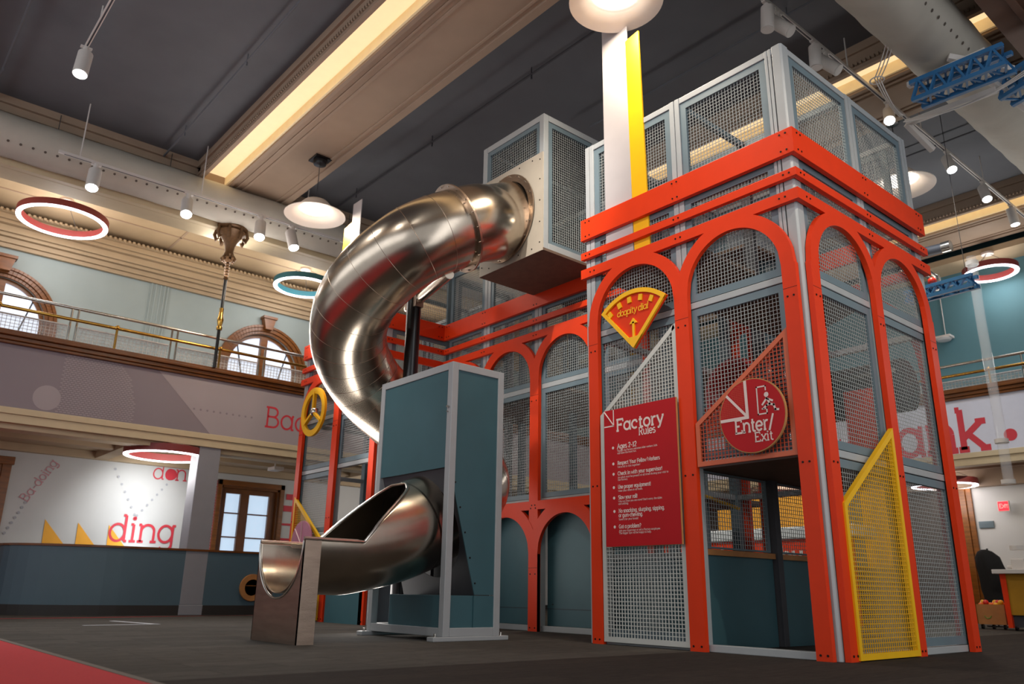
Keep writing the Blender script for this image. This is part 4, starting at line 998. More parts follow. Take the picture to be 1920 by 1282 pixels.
for a, b in ((-7.8, -6.6), (-6.4, -5.2), (-5.0, -3.8)):
    mesh_panel(t, rect(0, b - a, 3.8, 5.1), (b, 3.12, 0), (-1, 0, 0), (0, 0, 1), pitch=.05); mesh_panel(t, rect(0, b - a, 5.15, 6.35), (b, 3.12, 0), (-1, 0, 0), (0, 0, 1), pitch=.05)
f = MB(); f.box(-4.6, -4.5, 2.6, 2.7, 1.93, 5.0); part(f, 'inner_post', 'yellow', t)
f = MB(); f.prism([(-4.05, 3.0, 2.9), (-3.2, 3.0, 2.9), (-3.2, 3.0, 3.3), (-4.05, 3.0, 3.3)], (0, .05, 0)); part(f, 'inner_panel', 'red', t)
# black crawl-through cage holding the slide entrance
t = thing('slide_entry_cage', 'raised grey mesh box with beige plate where the steel tube slide starts', 'cage', (-4.8, .8, 5.28)); TC = t
x0, x1, y0, y1, z0, z1 = -5.54, -4.07, .16, 2.6, 5.28, 7.56
for (a, b) in ((x0, y0), (x1 - .1, y0), (x0, y1 - .1), (x1 - .1, y1 - .1)): post(t, a, a + .1, b, b + .1, z0 + .04, z1)
for z in (z0 + .04, z1 - .1):
    beam(t, x0 + .1, x1 - .1, y0, y0 + .1, z, z + .1); beam(t, x0 + .1, x1 - .1, y1 - .1, y1, z, z + .1)
    beam(t, x0, x0 + .1, y0 + .1, y1 - .1, z, z + .1); beam(t, x1 - .1, x1, y0 + .1, y1 - .1, z, z + .1)
f = MB(); f.box(x0 - .01, x1 + .01, y0 - .01, y1 + .01, z0, z0 + .04); part(f, 'floor_plate', 'deck', t)
beam(t, x1 - .1, x1, 1.22, 1.32, z0 + .14, z1 - .1); beam(t, x0, x0 + .1, 1.22, 1.32, z0 + .14, z1 - .1)
mesh_panel(t, rect(.1, 1.37, 6.85, 7.45), (x0, y0 + .01, 0), (1, 0, 0), (0, 0, 1), fw=.07)
mesh_panel(t, rect(0, .94, 5.40, 7.45), (x1 - .01, .27, 0), (0, 1, 0), (0, 0, 1), fw=.075)
mesh_panel(t, rect(0, 1.14, 5.40, 7.45), (x1 - .01, 1.34, 0), (0, 1, 0), (0, 0, 1), fw=.075)
f = MB(); f.box(x0 + .02, x0 + .05, .26, 2.5, z0 + .1, z1 - .1); part(f, 'side_panel', 'charcoal', t)
f = MB(); f.box(x0 + .1, x1 - .1, .26, 2.5, z1 - .08, z1 - .05); part(f, 'roof_panel', 'charcoal', t)
f = MB(); f.box(x0 + .1, x1 - .1, y1 - .08, y1 - .05, z0 + .1, z1 - .1); part(f, 'back_panel', 'charcoal', t)
f = MB(); f.prism([(-4.5, 1.5, 5.4), (-4.5, 2.5, 5.4), (-4.5, 2.5, 6.9)], (.03, 0, 0)); part(f, 'inner_panel', 'red', t)
f = MB(); n = 40; cx, cz, ra, rb = -4.87, 6.06, .56, .62     # plate with an elliptic hole
ring = [(cx + ra * math.cos(2 * PI * i / n), cz + rb * math.sin(2 * PI * i / n)) for i in range(n)]
def sqr(i):
    a = 2 * PI * i / n; c, s = math.cos(a), math.sin(a); X0, X1, Z0, Z1 = x0, x1, z0, 6.89
    k = min(((X1 - cx) / c) if c > 1e-6 else 1e9, ((X0 - cx) / c) if c < -1e-6 else 1e9, ((Z1 - cz) / s) if s > 1e-6 else 1e9, ((Z0 - cz) / s) if s < -1e-6 else 1e9)
    return (cx + c * k, cz + s * k)
for i in range(n):
    a, b = ring[i], ring[(i + 1) % n]; c, d = sqr(i + 1 if i + 1 < n else 0), sqr(i)
    f.prism([(p[0], y0 - .02, p[1]) for p in (a, b, c, d)], (0, .02, 0))
for X0, Z0 in ((x1, 6.89), (x0, 6.89), (x1, z0), (x0, z0)):   # fill the corners left by the fan
    i = min(range(n), key=lambda k: (sqr(k)[0] - X0) ** 2 + (sqr(k)[1] - Z0) ** 2)
    for j in (i - 1, i):
        p, q = sqr(j % n), sqr((j + 1) % n)
        if abs(p[0] - q[0]) > 1e-5 and abs(p[1] - q[1]) > 1e-5: f.prism([(p[0], y0 - .02, p[1]), (q[0], y0 - .02, q[1]), (X0, y0 - .02, Z0)], (0, .02, 0))
pl = part(f, 'entry_plate', 'beige', t)
b = MB(); pts = []
for z in (5.42, 5.75, 6.1, 6.45, 6.78): pts += [(x1 - .06, y0 - .02, z), (x0 + .06, y0 - .02, z)]
for x in (-5.3, -4.6, -4.3): pts += [(x, y0 - .02, 5.36), (x, y0 - .02, 6.82)]
bolts(b, pts, (0, -1, 0)); sub(b, 'bolts', 'bolt', pl)
# ------------------------------------------------------------------ STEEL TUBE SLIDE
CP = [(-4.93, .13, 6.06), (-4.80, -.28, 5.82), (-4.69, -.74, 5.60), (-5.01, -1.48, 5.14), (-5.85, -1.76, 4.59), (-6.66, -1.45, 4.12), (-7.04, -.83, 3.62),
      (-6.81, -.12, 3.04), (-6.17, .24, 2.51), (-5.36, -.06, 2.04), (-4.87, -.76, 1.6), (-4.76, -1.53, 1.25), (-4.745, -2.27, 1.06), (-4.735, -2.6, 1.03), (-4.735, -3.12, 1.03)]
def catmull(P, m):
    P = [Vector(p) for p in P]; P = [P[0] * 2 - P[1]] + P + [P[-1] * 2 - P[-2]]; o = []
    for i in range(1, len(P) - 2):
        a, b, c, d = P[i - 1:i + 3]
        for k in range(m):
            t = k / m; o.append(.5 * ((2 * b) + (c - a) * t + (2 * a - 5 * b + 4 * c - d) * t * t + (3 * b - a - 3 * c + d) * t ** 3))
    o.append(P[-2]); return o
SP = catmull(CP, 24); RT = .57
slide = thing('tube_slide', 'spiral stainless steel tube slide curling from the mesh box down to the floor', 'slide', (-4.735, -3.1, 0))
def cutz(y): return 1.05 if y < -2.45 else 1.05 + (y + 2.45) * .93
def ring_frames(P):
    out = []; n = len(P)
    for i in range(n):
        d = (P[min(i + 1, n - 1)] - P[max(i - 1, 0)]).normalized()
        if i == 0: d = Vector((0.1, -.9, -.35)).normalized() if False else d
        r = d.cross(Vector((0, 0, 1))).normalized(); u = r.cross(d).normalized(); out.append((P[i], d, r, u))
    return out
FR = ring_frames(SP)
def tube_section(i0, i1, rad, name, m='steel', cut=False, nn=56, thick=False):
    g = MB(); rows = []
    for i in range(i0, i1 + 1):
        p, d, r, u = FR[i]; row = []; R0 = rad
        if cut: rad = R0 - .035 * min(1, max(0, (i - i0 - 8) / 60))
        if cut:
            # angular half-range measured from the bottom where the wall stays below the cut
            am = PI
            for k in range(800):
                a = PI * k / 800; z = (p + (-u * math.cos(a) + r * math.sin(a)) * rad)
                if z.z > cutz(z.y): am = a; break
            for k in range(nn + 1):
                a = -am + 2 * am * k / nn; row.append(g.bm.verts.new(p + (-u * math.cos(a) + r * math.sin(a)) * rad))
            rad = R0
        else:
            for k in range(nn): a = 2 * PI * k / nn; row.append(g.bm.verts.new(p + (-u * math.cos(a) + r * math.sin(a)) * rad))
        rows.append(row)
    for A, B in zip(rows[:-1], rows[1:]):
        K = len(A)
        for k in range(K - 1 if cut else K):
            g.bm.faces.new((A[k], A[(k + 1) % K], B[(k + 1) % K], B[k]))
    edge = [(r_[0].co.copy(), r_[-1].co.copy()) for r_ in rows] if cut else None
    o = part(g, name, m, slide, smooth=True, recalc=False)
    if not cut: return o, edge
    md = o.modifiers.new('thick', 'SOLIDIFY'); md.thickness = .01; md.offset = 1
    return o, edge
NS = len(SP) - 1
cutstart = next(i for i in range(200, NS) if SP[i].y < -1.40)
# segments between seams, each a hair different in radius so the welds read
seams = [0, 54]
i = 54
while i < cutstart - 12: i += 8; seams.append(min(i, cutstart))
seams[-1] = cutstart
for k in range(len(seams) - 1):
    tube_section(seams[k], seams[k + 1], RT, 'tube_segment', thick=(k == len(seams) - 2))
g = MB(); rows = []
p, d, r, u = FR[0]
for off in (0, -.22):
    rows.append([g.bm.verts.new(p + d * off + (-u * math.cos(2 * PI * k / 56) + r * math.sin(2 * PI * k / 56)) * RT) for k in range(56)])
for k in range(56): g.bm.faces.new((rows[0][k], rows[0][(k + 1) % 56], rows[1][(k + 1) % 56], rows[1][k]))
part(g, 'tube_inlet', 'steel', slide, smooth=True)
end, edge = tube_section(cutstart, NS, RT, 'exit_trough', cut=True)
g = MB(); L = [e[0] for e in edge]; Rr = [e[1] for e in edge]
ins = next((k for k in range(len(edge)) if (edge[k][0] - edge[k][1]).length > .04), 0)
# clean rim line across the opening
path = L[ins:][::-1] + Rr[ins:]
g.tube(path, .017, 8); part(g, 'rim', 'steel_rim', slide, smooth=True)
# weld lines at the seams and a long butt joint
g = MB()
for s in seams[2:-1]:
    p, d, r, u = FR[s]; pts = [p + (-u * math.cos(2 * PI * k / 72) + r * math.sin(2 * PI * k / 72)) * (RT - .0005) for k in range(72)]
    g.tube(pts, .003, 5, closed=True)
part(g, 'weld_seams', 'steel_brushed', slide)
# flanges
def flange(c, d, r, u, ra, rb, ri_a, ri_b, name, nb=18, th=.02):
    g = MB(); n = 56
    for k in range(n):
        a0, a1 = 2 * PI * k / n, 2 * PI * (k + 1) / n
        q = [c + r * math.sin(a0) * ri_a + u * math.cos(a0) * ri_b, c + r * math.sin(a0) * ra + u * math.cos(a0) * rb, c + r * math.sin(a1) * ra + u * math.cos(a1) * rb, c + r * math.sin(a1) * ri_a + u * math.cos(a1) * ri_b]
        g.prism(q, d * th)
    o = part(g, name, 'steel_brushed', slide)
    b = MB()
    for k in range(nb):
        a = 2 * PI * (k + .5) / nb; p = c + r * math.sin(a) * (ra - .03) + u * math.cos(a) * (rb - .03); b.tube([p - d * .02, p + d * .045], .011, 8)
    sub(b, 'flange_bolts', 'chrome', o)
flange(Vector((-4.88, .115, 6.05)), Vector((0, -1, 0)), Vector((1, 0, 0)), Vector((0, 0, 1)), .65, .72, .55, .60, 'wall_flange')
p, d, r, u = FR[54]
flange(p, d, r, u, RT + .075, RT + .075, RT - .005, RT - .005, 'middle_flange', th=.03)
# exit plate with U cut-out and returned sides
g = MB(); cx, y = -4.735, -3.12; xa, xb, zr = -5.28, -4.19, 1.05; n = 30
U = [(cx + .535 * math.cos(PI + PI * k / n), 1.03 + .585 * math.sin(PI + PI * k / n)) for k in range(n + 1)]
pts = [(xa, zr)] + [(U[0][0], zr)] + U + [(U[-1][0], zr), (xb, zr), (xb, 0), (xa, 0)]
for k in range(n): g.prism([(U[k][0], y, U[k][1]), (U[k + 1][0], y, U[k + 1][1]), (U[k + 1][0], y, 0), (U[k][0], y, 0)], (0, .012, 0))
g.box(xa, U[0][0], y, y + .012, 0, zr); g.box(U[-1][0], xb, y, y + .012, 0, zr)
g.box(xa, xa + .012, y, y + .2, 0, zr); g.box(xb - .012, xb, y, y + .2, 0, zr)
part(g, 'exit_stand', 'steel_brushed', slide)
g = MB(); g.tube([(xb - .01, y, zr + .008), (xb - .01, -2.47, zr + .008)], .018, 8); g.tube([(xa + .01, y, zr + .008), (xa + .01, -2.47, zr + .008)], .018, 8)
g.tube([(q[0], y, q[1]) for q in U], .012, 8); part(g, 'exit_rim', 'steel_rim', slide, smooth=True)
for xq in (xb - .016, xa + .012):
    g = MB(); g.box(xq, xq + .004, -3.1, -2.46, 1.0, 1.05); part(g, 'side_strip', 'steel_brushed', slide)
# supporting pole and arm
pole = thing('support_pole', 'black support pole standing behind the teal booth under the tube slide', 'pole', (-6.15, -.65, 0))
g = MB(); g.tube([(-6.15, -.65, 0.02), (-6.15, -.65, 4.95)], .11, 24); g.lathe([(.0001, 0), (.2, 0), (.2, .02), (.0001, .02)], (-6.15, -.65, 0), 24); part(g, 'shaft', 'black', pole, smooth=True)
g = MB(); g.tube([(-6.55, -.5, 4.86), (-4.78, -.98, 4.80)], .07, 20); part(g, 'arm', 'steel', pole, smooth=True)
g = MB(); g.box(-6.3, -6.0, -.72, -.58, 4.72, 4.98); g.box(-4.98, -4.7, -1.06, -.86, 4.86, 4.92); g.box(-4.86, -4.78, -1.0, -.9, 4.9, 5.05); part(g, 'clamp', 'steel_brushed', pole)

# ------------------------------------------------------------------ TEAL BOOTH
bt = thing('slide_booth', 'tall teal booth with grey frame that the tube slide passes through', 'booth', (-4.85, -.98, 0))
bx0, bx1, by0, by1, bz0, bz1, w = -5.68, -4.02, -1.41, -.575, .05, 3.29, .095
for (a, b) in ((bx0, by0), (bx1 - w, by0), (bx0, by1 - w), (bx1 - w, by1 - w)): post(bt, a, a + w, b, b + w, bz0, bz1, name='frame_post')
for z in (bz0, bz1 - w):
    for y in (by0, by1 - w): post(bt, bx0 + w, bx1 - w, y, y + w, z, z + w, name='frame_rail')
    for x in (bx0, bx1 - w): post(bt, x, x + w, by0 + w, by1 - w, z, z + w, name='frame_rail')
for x in (bx0, bx1 - w - .02):
    g = MB(); g.box(x, x + .13, by0 - .14, by1 + .13, 0, .05); part(g, 'foot', 'grey', bt, bevel=.008)
    g = MB()
    for y in (by0 - .07, by1 + .06): g.tube([(x + .06, y, .05), (x + .06, y, .085)], .016, 8)
    part(g, 'foot_bolts', 'chrome', bt)
g = MB(); g.box(bx0 + w, bx1 - w, by0 + .015, by0 + .045, 1.98, bz1 - w); part(g, 'front_panel', 'teal', bt)
# right side: teal sheet cut on a diagonal, lower boxes
xs = bx1 - .03
g = MB(); g.prism([(xs, -1.345, 1.74), (xs, -1.315, 1.72), (xs, -.96, .51), (xs, by1 - w, .51), (xs, by1 - w, bz1 - w), (xs, by0 + w, bz1 - w), (xs, by0 + w, 1.74)], (.015, 0, 0))
sp_ = part(g, 'side_panel', 'teal', bt)
b = MB(); bolts(b, [(xs + .015, -1.30 + k * .085, 1.80 - k * .29) for k in range(5)], (1, 0, 0)); sub(b, 'bolts', 'bolt', sp_)
g = MB(); g.prism([(bx0 + w, by0 + w, 2.0), (bx0 + w, -.62, 2.0), (bx0 + w, -.62, bz1 - w), (bx0 + w, by0 + w, bz1 - w)], (-.02, 0, 0)); part(g, 'side_panel', 'teal', bt)
# sloping black panel with a round hole
n = 44; A = Vector((0, by0 + .05, 1.99)); B = Vector((0, -.93, .5)); e = (B - A)
hx, hz, hr = -4.72, .46, .0
X0, X1 = bx0 + .11, bx1 - .035
def onp(x, t): return Vector((x, A.y + e.y * t, A.z + e.z * t))
sl = e.length; tc = .47; rr = .615
g = MB(); nrm = Vector((0, e.z, -e.y)).normalized()
ring = []
for k in range(n):
    a = 2 * PI * k / n; ring.append((-4.74 + rr * math.cos(a), tc + rr * .98 * math.sin(a) / sl))
def edgept(k):
    a = 2 * PI * k / n; c, s = math.cos(a), math.sin(a); cx_ = -4.74
    kk = min((X1 - cx_) / c if c > 1e-6 else 1e9, (X0 - cx_) / c if c < -1e-6 else 1e9, (1 - tc) * sl / s if s > 1e-6 else 1e9, (0 - tc) * sl / s if s < -1e-6 else 1e9)
    return (cx_ + c * kk, tc + s * kk / sl)
for k in range(n):
    q = [ring[k], ring[(k + 1) % n], edgept((k + 1) % n), edgept(k)]
    g.prism([onp(*p_) for p_ in q], nrm * .012)
for X_, T_ in ((X0, 0), (X1, 0), (X0, 1), (X1, 1)):
    i = min(range(n), key=lambda k: ((edgept(k)[0] - X_)) ** 2 + ((edgept(k)[1] - T_) * sl) ** 2)
    for j in (i - 1, i):
        p_, q_ = edgept(j % n), edgept((j + 1) % n)
        if abs(p_[0] - q_[0]) > 1e-5 and abs(p_[1] - q_[1]) > 1e-5: g.prism([onp(*p_), onp(*q_), onp(X_, T_)], nrm * .012)
part(g, 'sloping_panel', 'charcoal', bt)
g = MB(); g.box(-5.22, bx1 - .03, by0 + .03, -.9, .1, .5); part(g, 'lower_box', 'teal', bt, bevel=.004)
g = MB(); g.box(-4.045, bx1 - .012, -.97, by1 - w, .1, .5); part(g, 'lower_side_panel', 'teal', bt)
g = MB(); g.box(bx0 + w, bx1 - w, by1 - .06, by1 - .03, .1, 1.0); part(g, 'dark_back_panel', 'charcoal', bt)
g = MB(); g.box(bx0 + w, -5.25, -.75, -.70, .1, 1.9); part(g, 'dark_back_panel', 'charcoal', bt)
g = MB(); g.tube([(bx1 - .06, by0 - .004, 2.72), (bx1 - .06, by0 - .03, 2.72)], .014, 10); g.tube([(bx1 - .07, by0 - .004, 2.66), (bx1 - .07, by0 - .02, 2.66)], .008, 8); part(g, 'latch_bolt', 'chrome', bt)

# ------------------------------------------------------------------ SIGNS ON THE NEAR TOWER
RU, UU = Vector((1, 0, 0)), Vector((0, 0, 1))
sg = MB(); sg.box(-2.743, -1.657, -.055, -.030, 1.06, 2.655); sg = sg.build('rules_sign', 'tan_edge'); tag(sg, 'tall red factory rules board with pale lettering on the white wire panel', 'sign')
g = MB(); g.box(-2.55, -2.50, -.030, .02, 1.3, 2.4); g.box(-1.90, -1.85, -.030, .02, 1.3, 2.4); sub(g, 'mounting_bars', 'grey', sg)
g = MB(); g.box(-2.743, -1.66, -.058, -.0555, 1.062, 2.655); sub(g, 'sign_face', 'sign_red', sg)
g = MB(); Ys = -.060
letters(g, 'Factory', (-2.55, Ys, 2.388), RU, UU, .185, .13, width=.72); letters(g, 'Rules', (-2.205, Ys, 2.297), RU, UU, .115, .11, width=.25)
sub(g, 'title', 'ink', sg)
g = MB()
g.bar((-2.74, Ys, 2.645), (-2.585, Ys, 2.465), .002, .016, (0, 1, 0)); 
g.poly([(-2.595, Ys, 2.65), (-2.58, Ys, 2.65), (-2.58, Ys, 2.455), (-2.595, Ys, 2.455)]); g.poly([(-2.742, Ys, 2.45), (-2.58, Ys, 2.45), (-2.58, Ys, 2.465), (-2.742, Ys, 2.465)])
g.poly([(-2.742, Ys, 2.64), (-2.73, Ys, 2.652), (-2.582, Ys, 2.466), (-2.594, Ys, 2.456)])
items = [('Ages 2-12', .076, .30, ['Though the Factory welcomes older workers, kids', 'will have the most fun.'], 2.176),
         ('Respect Your Fellow Workers', .056, .63, ["We're all in this together!"], 1.987),
         ('Check in with your supervisor!', .056, .66, ['An adult must be present at all times during your visit to', 'the Factory.'], 1.866),
         ('Use proper equipment!', .056, .49, ['Wear your shoes at all times.'], 1.711),
         ('Slow your roll!', .056, .29, ["Why run when you can move? Don't worry, the slides", 'are waiting.'], 1.591),
         ('No snacking, slurping, sipping,', .056, .67, [], 1.438), ('or gum-chewing.', .056, .36, ['Save it for your break!'], 1.388),
         ('Got a problem?', .056, .33, ['Ask your supervisor or tell a Factory employee.', 'The bigger ups will be happy to help.'], 1.262)]
for k, (h, s, wd, small, z) in enumerate(items):
    letters(g, h, (-2.54, Ys, z), RU, UU, s, .13, width=wd)
    if h != 'or gum-chewing.': disc(g, (-2.605, Ys, z + .018), RU, UU, .017, 14)
    for j, l in enumerate(small): letters(g, l, (-2.54, Ys, z - .036 - j * .028), RU, UU, .028, .10, width=.0128 * len(l))
sub(g, 'rule_lines', 'ink', sg)
# round enter / exit sign
C0 = Vector((-.705, -.06, 2.30)); r0 = .385
es = MB(); es.lathe([(.0001, 0), (r0, 0), (r0, .028), (.0001, .028)], C0, 64, 'y'); es = es.build('round_sign', 'tan_edge', smooth=False); tag(es, 'round red Enter/Exit sign on the orange wire panel above the doorway', 'sign')
g = MB(); g.lathe([(.0001, -.003), (r0 - .010, -.003), (r0 - .010, 0), (.0001, 0)], C0, 64, 'y'); sub(g, 'sign_face', 'sign_red', es)
g = MB(); g.box(-.95, -.90, -.032, .02, 2.1, 2.5); g.box(-.5, -.45, -.032, .02, 2.1, 2.5); sub(g, 'mounting_bars', 'grey', es)
g = MB(); Ys = -.066; q = lambda x, z: C0 + Vector((x, Ys + .06, z))
g.poly([q(-.070, .367), q(-.036, .371), q(-.030, -.032), q(-.064, -.032)]); g.poly([q(-.373, -.032), q(-.0645, -.032), q(-.0645, .0), q(-.374, .0)])
T_ = Vector((0, .0005, 0)); g.poly([q(-.06, -.02) + T_, q(-.04, .0) + T_, q(-.275, .255) + T_, q(-.295, .235) + T_])
letters(g, 'Enter/', q(-.21, -.165), RU, UU, .185, .11, width=.46); letters(g, 'Exit', q(.015, -.275), RU, UU, .125, .10, width=.215)
def lin_(pts, w_):
    for a, b in zip(pts[:-1], pts[1:]):
        a = Vector((a[0], 0, a[1])); b = Vector((b[0], 0, b[1])); d = (b - a).normalized() * w_ / 2; n_ = Vector((-d.z, 0, d.x))
        g.poly([q((a - d + n_).x, (a - d + n_).z), q((b + d + n_).x, (b + d + n_).z), q((b + d - n_).x, (b + d - n_).z), q((a - d - n_).x, (a - d - n_).z)])
lin_([(.18, .235), (.18, .275), (.08, .275), (.08, -.005), (.18, -.005), (.18, .045), (.13, .045)], .014)
disc(g, q(.185, .185), RU, UU, .026, 18)
lin_([(.135, .09), (.185, .145), (.245, .115)], .02); lin_([(.20, .13), (.215, .085), (.26, .07), (.275, .02), (.305, .015)], .022); lin_([(.215, .085), (.18, .075), (.145, .05)], .02)
sub(g, 'markings', 'ink', es)
g = MB()
for k in range(22):
    x = -.365 + k * .0155; zt = min(.37, math.sqrt(max(0, .37 ** 2 - x * x))); z = -.005
    while z < zt - .02:
        if abs(z - (-1.09 * x - .07)) > .035 and x < -.08 and z > .01: g.poly([q(x, z), q(x + .004, z), q(x + .004, z + .012), q(x, z + .012)])
        z += .019
sub(g, 'dot_texture', 'frame_orange', es)
# fan shaped dial
ap = Vector((-2.195, -.09, 3.33)); RR = .74; ha = math.radians(43)
def fan(r1, r0_, a=ha, n=24, apx=0):
    return [(ap.x + r1 * math.sin(-a + 2 * a * k / n), ap.z + r1 * math.cos(-a + 2 * a * k / n)) for k in range(n + 1)]
dl = MB(); o_ = fan(RR, 0); dl.prism([(ap.x, ap.y, ap.z)] + [(x, ap.y, z) for x, z in o_], (0, .03, 0)); dl = dl.build('dial_sign', 'red'); tag(dl, 'fan shaped orange dial with yellow rim, ticks and arrow reading doopity dial', 'sign')
g = MB(); n = 24; i_ = fan(RR - .055, 0)
for k in range(n): g.prism([(o_[k][0], ap.y - .03, o_[k][1]), (o_[k + 1][0], ap.y - .03, o_[k + 1][1]), (i_[k + 1][0], ap.y - .03, i_[k + 1][1]), (i_[k][0], ap.y - .03, i_[k][1])], (0, .03, 0))
for s in (-1, 1):
    e_ = Vector((s * math.sin(ha), math.cos(ha))); n_ = Vector((-s * math.cos(ha), math.sin(ha)))
    a_ = Vector((ap.x, ap.z)); b_ = a_ + e_ * RR
    qd = [a_, b_, b_ + n_ * .045 - e_ * .0, a_ + Vector((0, .045 / math.sin(ha)))]
    g.prism([(v.x, ap.y - .0285 + .0005 * s, v.y) for v in qd], (0, .028, 0))
tip = [(ap.x, ap.z), (ap.x + .2 * math.sin(ha), ap.z + .2 * math.cos(ha)), (ap.x + .05, ap.z + .14), (ap.x - .05, ap.z + .14), (ap.x - .2 * math.sin(ha), ap.z + .2 * math.cos(ha))]
g.prism([(x, ap.y - .031, z) for x, z in tip], (0, .03, 0))
sub(g, 'rim', 'yellow', dl)
g = MB()
for d_ in (-36, -20, -5, 11, 27):
    a = math.radians(d_); u_ = Vector((math.sin(a), math.cos(a))); v_ = Vector((math.cos(a), -math.sin(a))); c = Vector((ap.x, ap.z)) + u_ * (RR - .115)
    g.prism([((c + v_ * sx * .028 + u_ * sy * .038).x, ap.y - .02, (c + v_ * sx * .028 + u_ * sy * .038).y) for sx, sy in ((-1, -1), (1, -1), (1, 1), (-1, 1))], (0, .02, 0))
sub(g, 'tick_marks', 'yellow', dl)
g = MB(); g.box(-2.35, -2.30, -.06, .09, 3.7, 3.75); g.box(-2.10, -2.05, -.06, .09, 3.7, 3.75); sub(g, 'mounting_bars', 'grey', dl)
g = MB(); g.box(ap.x - .015, ap.x + .015, ap.y - .02, ap.y, ap.z + .12, ap.z + .33); g.prism([(ap.x - .06, ap.y - .02, ap.z + .31), (ap.x + .06, ap.y - .02, ap.z + .31), (ap.x, ap.y - .02, ap.z + .38)], (0, .02, 0)); sub(g, 'pointer', 'yellow', dl)
g = MB(); sl_ = Vector((.12, 0, 1)).normalized(); letters(g, 'doopity dial', Vector((ap.x - .25, ap.y - .022, ap.z + .445)), RU, sl_, .105, .10, -.05, width=.49)
sub(g, 'lettering', 'yellow', dl)
# valve wheel on the left tower
wc = Vector((-10.36, -.09, 3.83))
wl = MB(); wl.lathe([(.36, -.02), (.48, -.02), (.48, .03), (.36, .03)], wc, 56, 'y', True); wl = wl.build('valve_wheel', 'yellow', smooth=True); tag(wl, 'yellow three spoked valve wheel on the far left tower arch', 'wheel')
g = MB()
for a in (90, 213, 327):
    a = math.radians(a); g.bar(wc + Vector((0, 0, 0)), wc + Vector((math.cos(a) * .40, 0, math.sin(a) * .40)), .05, .065, (0, 1, 0))
sub(g, 'spokes', 'yellow', wl)
g = MB(); g.lathe([(.0001, -.06), (.05, -.055), (.075, -.03), (.09, .0), (.09, .06), (.03, .06), (.03, .18)], wc, 24, 'y'); sub(g, 'hub', 'chrome', wl, smooth=True)
# chimney boards
for (xw0, xw1, xy0, xy1, zt, zy, lb, sgn) in ((-2.76, -2.30, -2.30, -2.065, 9.15, 7.82, 'tall white chimney board with yellow side strip rising from the near tower', 1), (-9.72, -9.38, -10.02, -9.72, 8.1, 7.65, 'white and yellow chimney board rising behind the tube slide on the left tower', -1)):
    g = MB(); g.box(xw0, xw1, .064, .082, 4.54 if sgn > 0 else 4.9, zt); c_ = g.build('chimney_board', 'white_board', bevel=.003); tag(c_, lb, 'chimney board')
    g = MB()
    if sgn > 0: g.prism([(xy0 - .03, .062, zy - .02), (xy1 - .03, .062, zy + .02), (xy1 + .035, .062, 4.54), (xy0 + .02, .062, 4.54)], (0, .022, 0))
    else: g.prism([(xy0, .062, zy), (xy1, .062, zy + .05), (xy1, .062, 4.9), (xy0, .062, 4.9)], (0, .022, 0))
    sub(g, 'yellow_strip', 'yellow', c_)
# ------------------------------------------------------------------ crane booms, pipe frame, cables
def truss(name, a, b, s, label, n=5):
    t = thing(name, label, 'crane boom', a, 'blue lattice crane booms'); a = Vector(a); b = Vector(b); d = (b - a).normalized(); r = d.cross(Vector((0, 0, 1))).normalized() * s / 2; u = Vector((0, 0, s / 2))
    for sx, sz in ((-1, -1), (1, -1), (1, 1), (-1, 1)):
        g = MB(); g.bar(a + r * sx + u * sz, b + r * sx + u * sz, .065, .065); part(g, 'chord', 'crane_blue', t)
    g = MB()
    for k in range(n):
        p0 = a.lerp(b, k / n); p1 = a.lerp(b, (k + .5) / n); p2 = a.lerp(b, (k + 1) / n)
        for sx in (-1, 1): g.bar(p0 + r * sx - u, p1 + r * sx + u, .055, .03); g.bar(p1 + r * sx + u, p2 + r * sx - u, .055, .03)
        for sz in (-1, 1): g.bar(p0 + r + u * sz, p1 - r + u * sz, .03, .03); g.bar(p1 - r + u * sz, p2 + r + u * sz, .03, .03)
    part(g, 'lattice', 'crane_blue', t)
    return t
truss('crane_boom', (-.32, 4.5, 7.95), (1.0, 4.4, 7.85), .30, 'nearest blue lattice crane boom under the fabric duct at upper right')
truss('crane_boom', (.55, 5.6, 8.05), (2.0, 5.3, 8.2), .32, 'second blue lattice crane boom behind the first, cut by the right edge')
truss('crane_boom', (-2.35, 8.2, 6.1), (-1.05, 8.0, 6.05), .19, 'small blue lattice boom beside the tower where the clear pipe bends', 5)
for q in bpy.data.objects:
    if q.name == 'crane_boom.002':
        g = MB(); g.tube([(-2.2, 8.18, 6.2), (-2.2, 8.18, 9.648)], .006, 5); g.tube([(-1.2, 8.02, 6.15), (-1.2, 8.02, 9.648)], .006, 5); part(g, 'hanging_wire', 'charcoal', q)
pf = thing('pipe_frame', 'white square pipe frame with joints hanging beside the crane booms', 'pipe frame', (-.8, 5.3, 7.6))
for a, b in (((-.8, 5.25, 8.0), (.55, 5.25, 7.95)), ((.5, 5.1, 8.1), (.72, 6.4, 7.9)), ((.25, 4.35, 8.25), (.9, 4.9, 7.95)), ((-.4, 4.45, 8.14), (.75, 4.35, 8.08)), ((-.8, 5.25, 8.0), (-.62, 5.7, 7.6))):
    g = MB(); g.bar(a, b, .09, .09); part(g, 'pipe', 'fixture_white', pf, bevel=.01)
cb = MB()
def sag(a, b, s, n=16): 
    a = Vector(a); b = Vector(b); return [a.lerp(b, i / n) - Vector((0, 0, s * 4 * (i / n) * (1 - i / n))) for i in range(n + 1)]
for k in range(3): cb.tube(sag((-.75, 5.0 + k * .06, 7.9 + k * .05), (1.3, 5.3, 8.15 + .06 * k), .18 + .03 * k), .011, 6)
tag(cb.build('cable_bundle', 'fixture_white', smooth=True), 'loose white cables sagging below the crane booms at right', 'cables')
cb = MB()
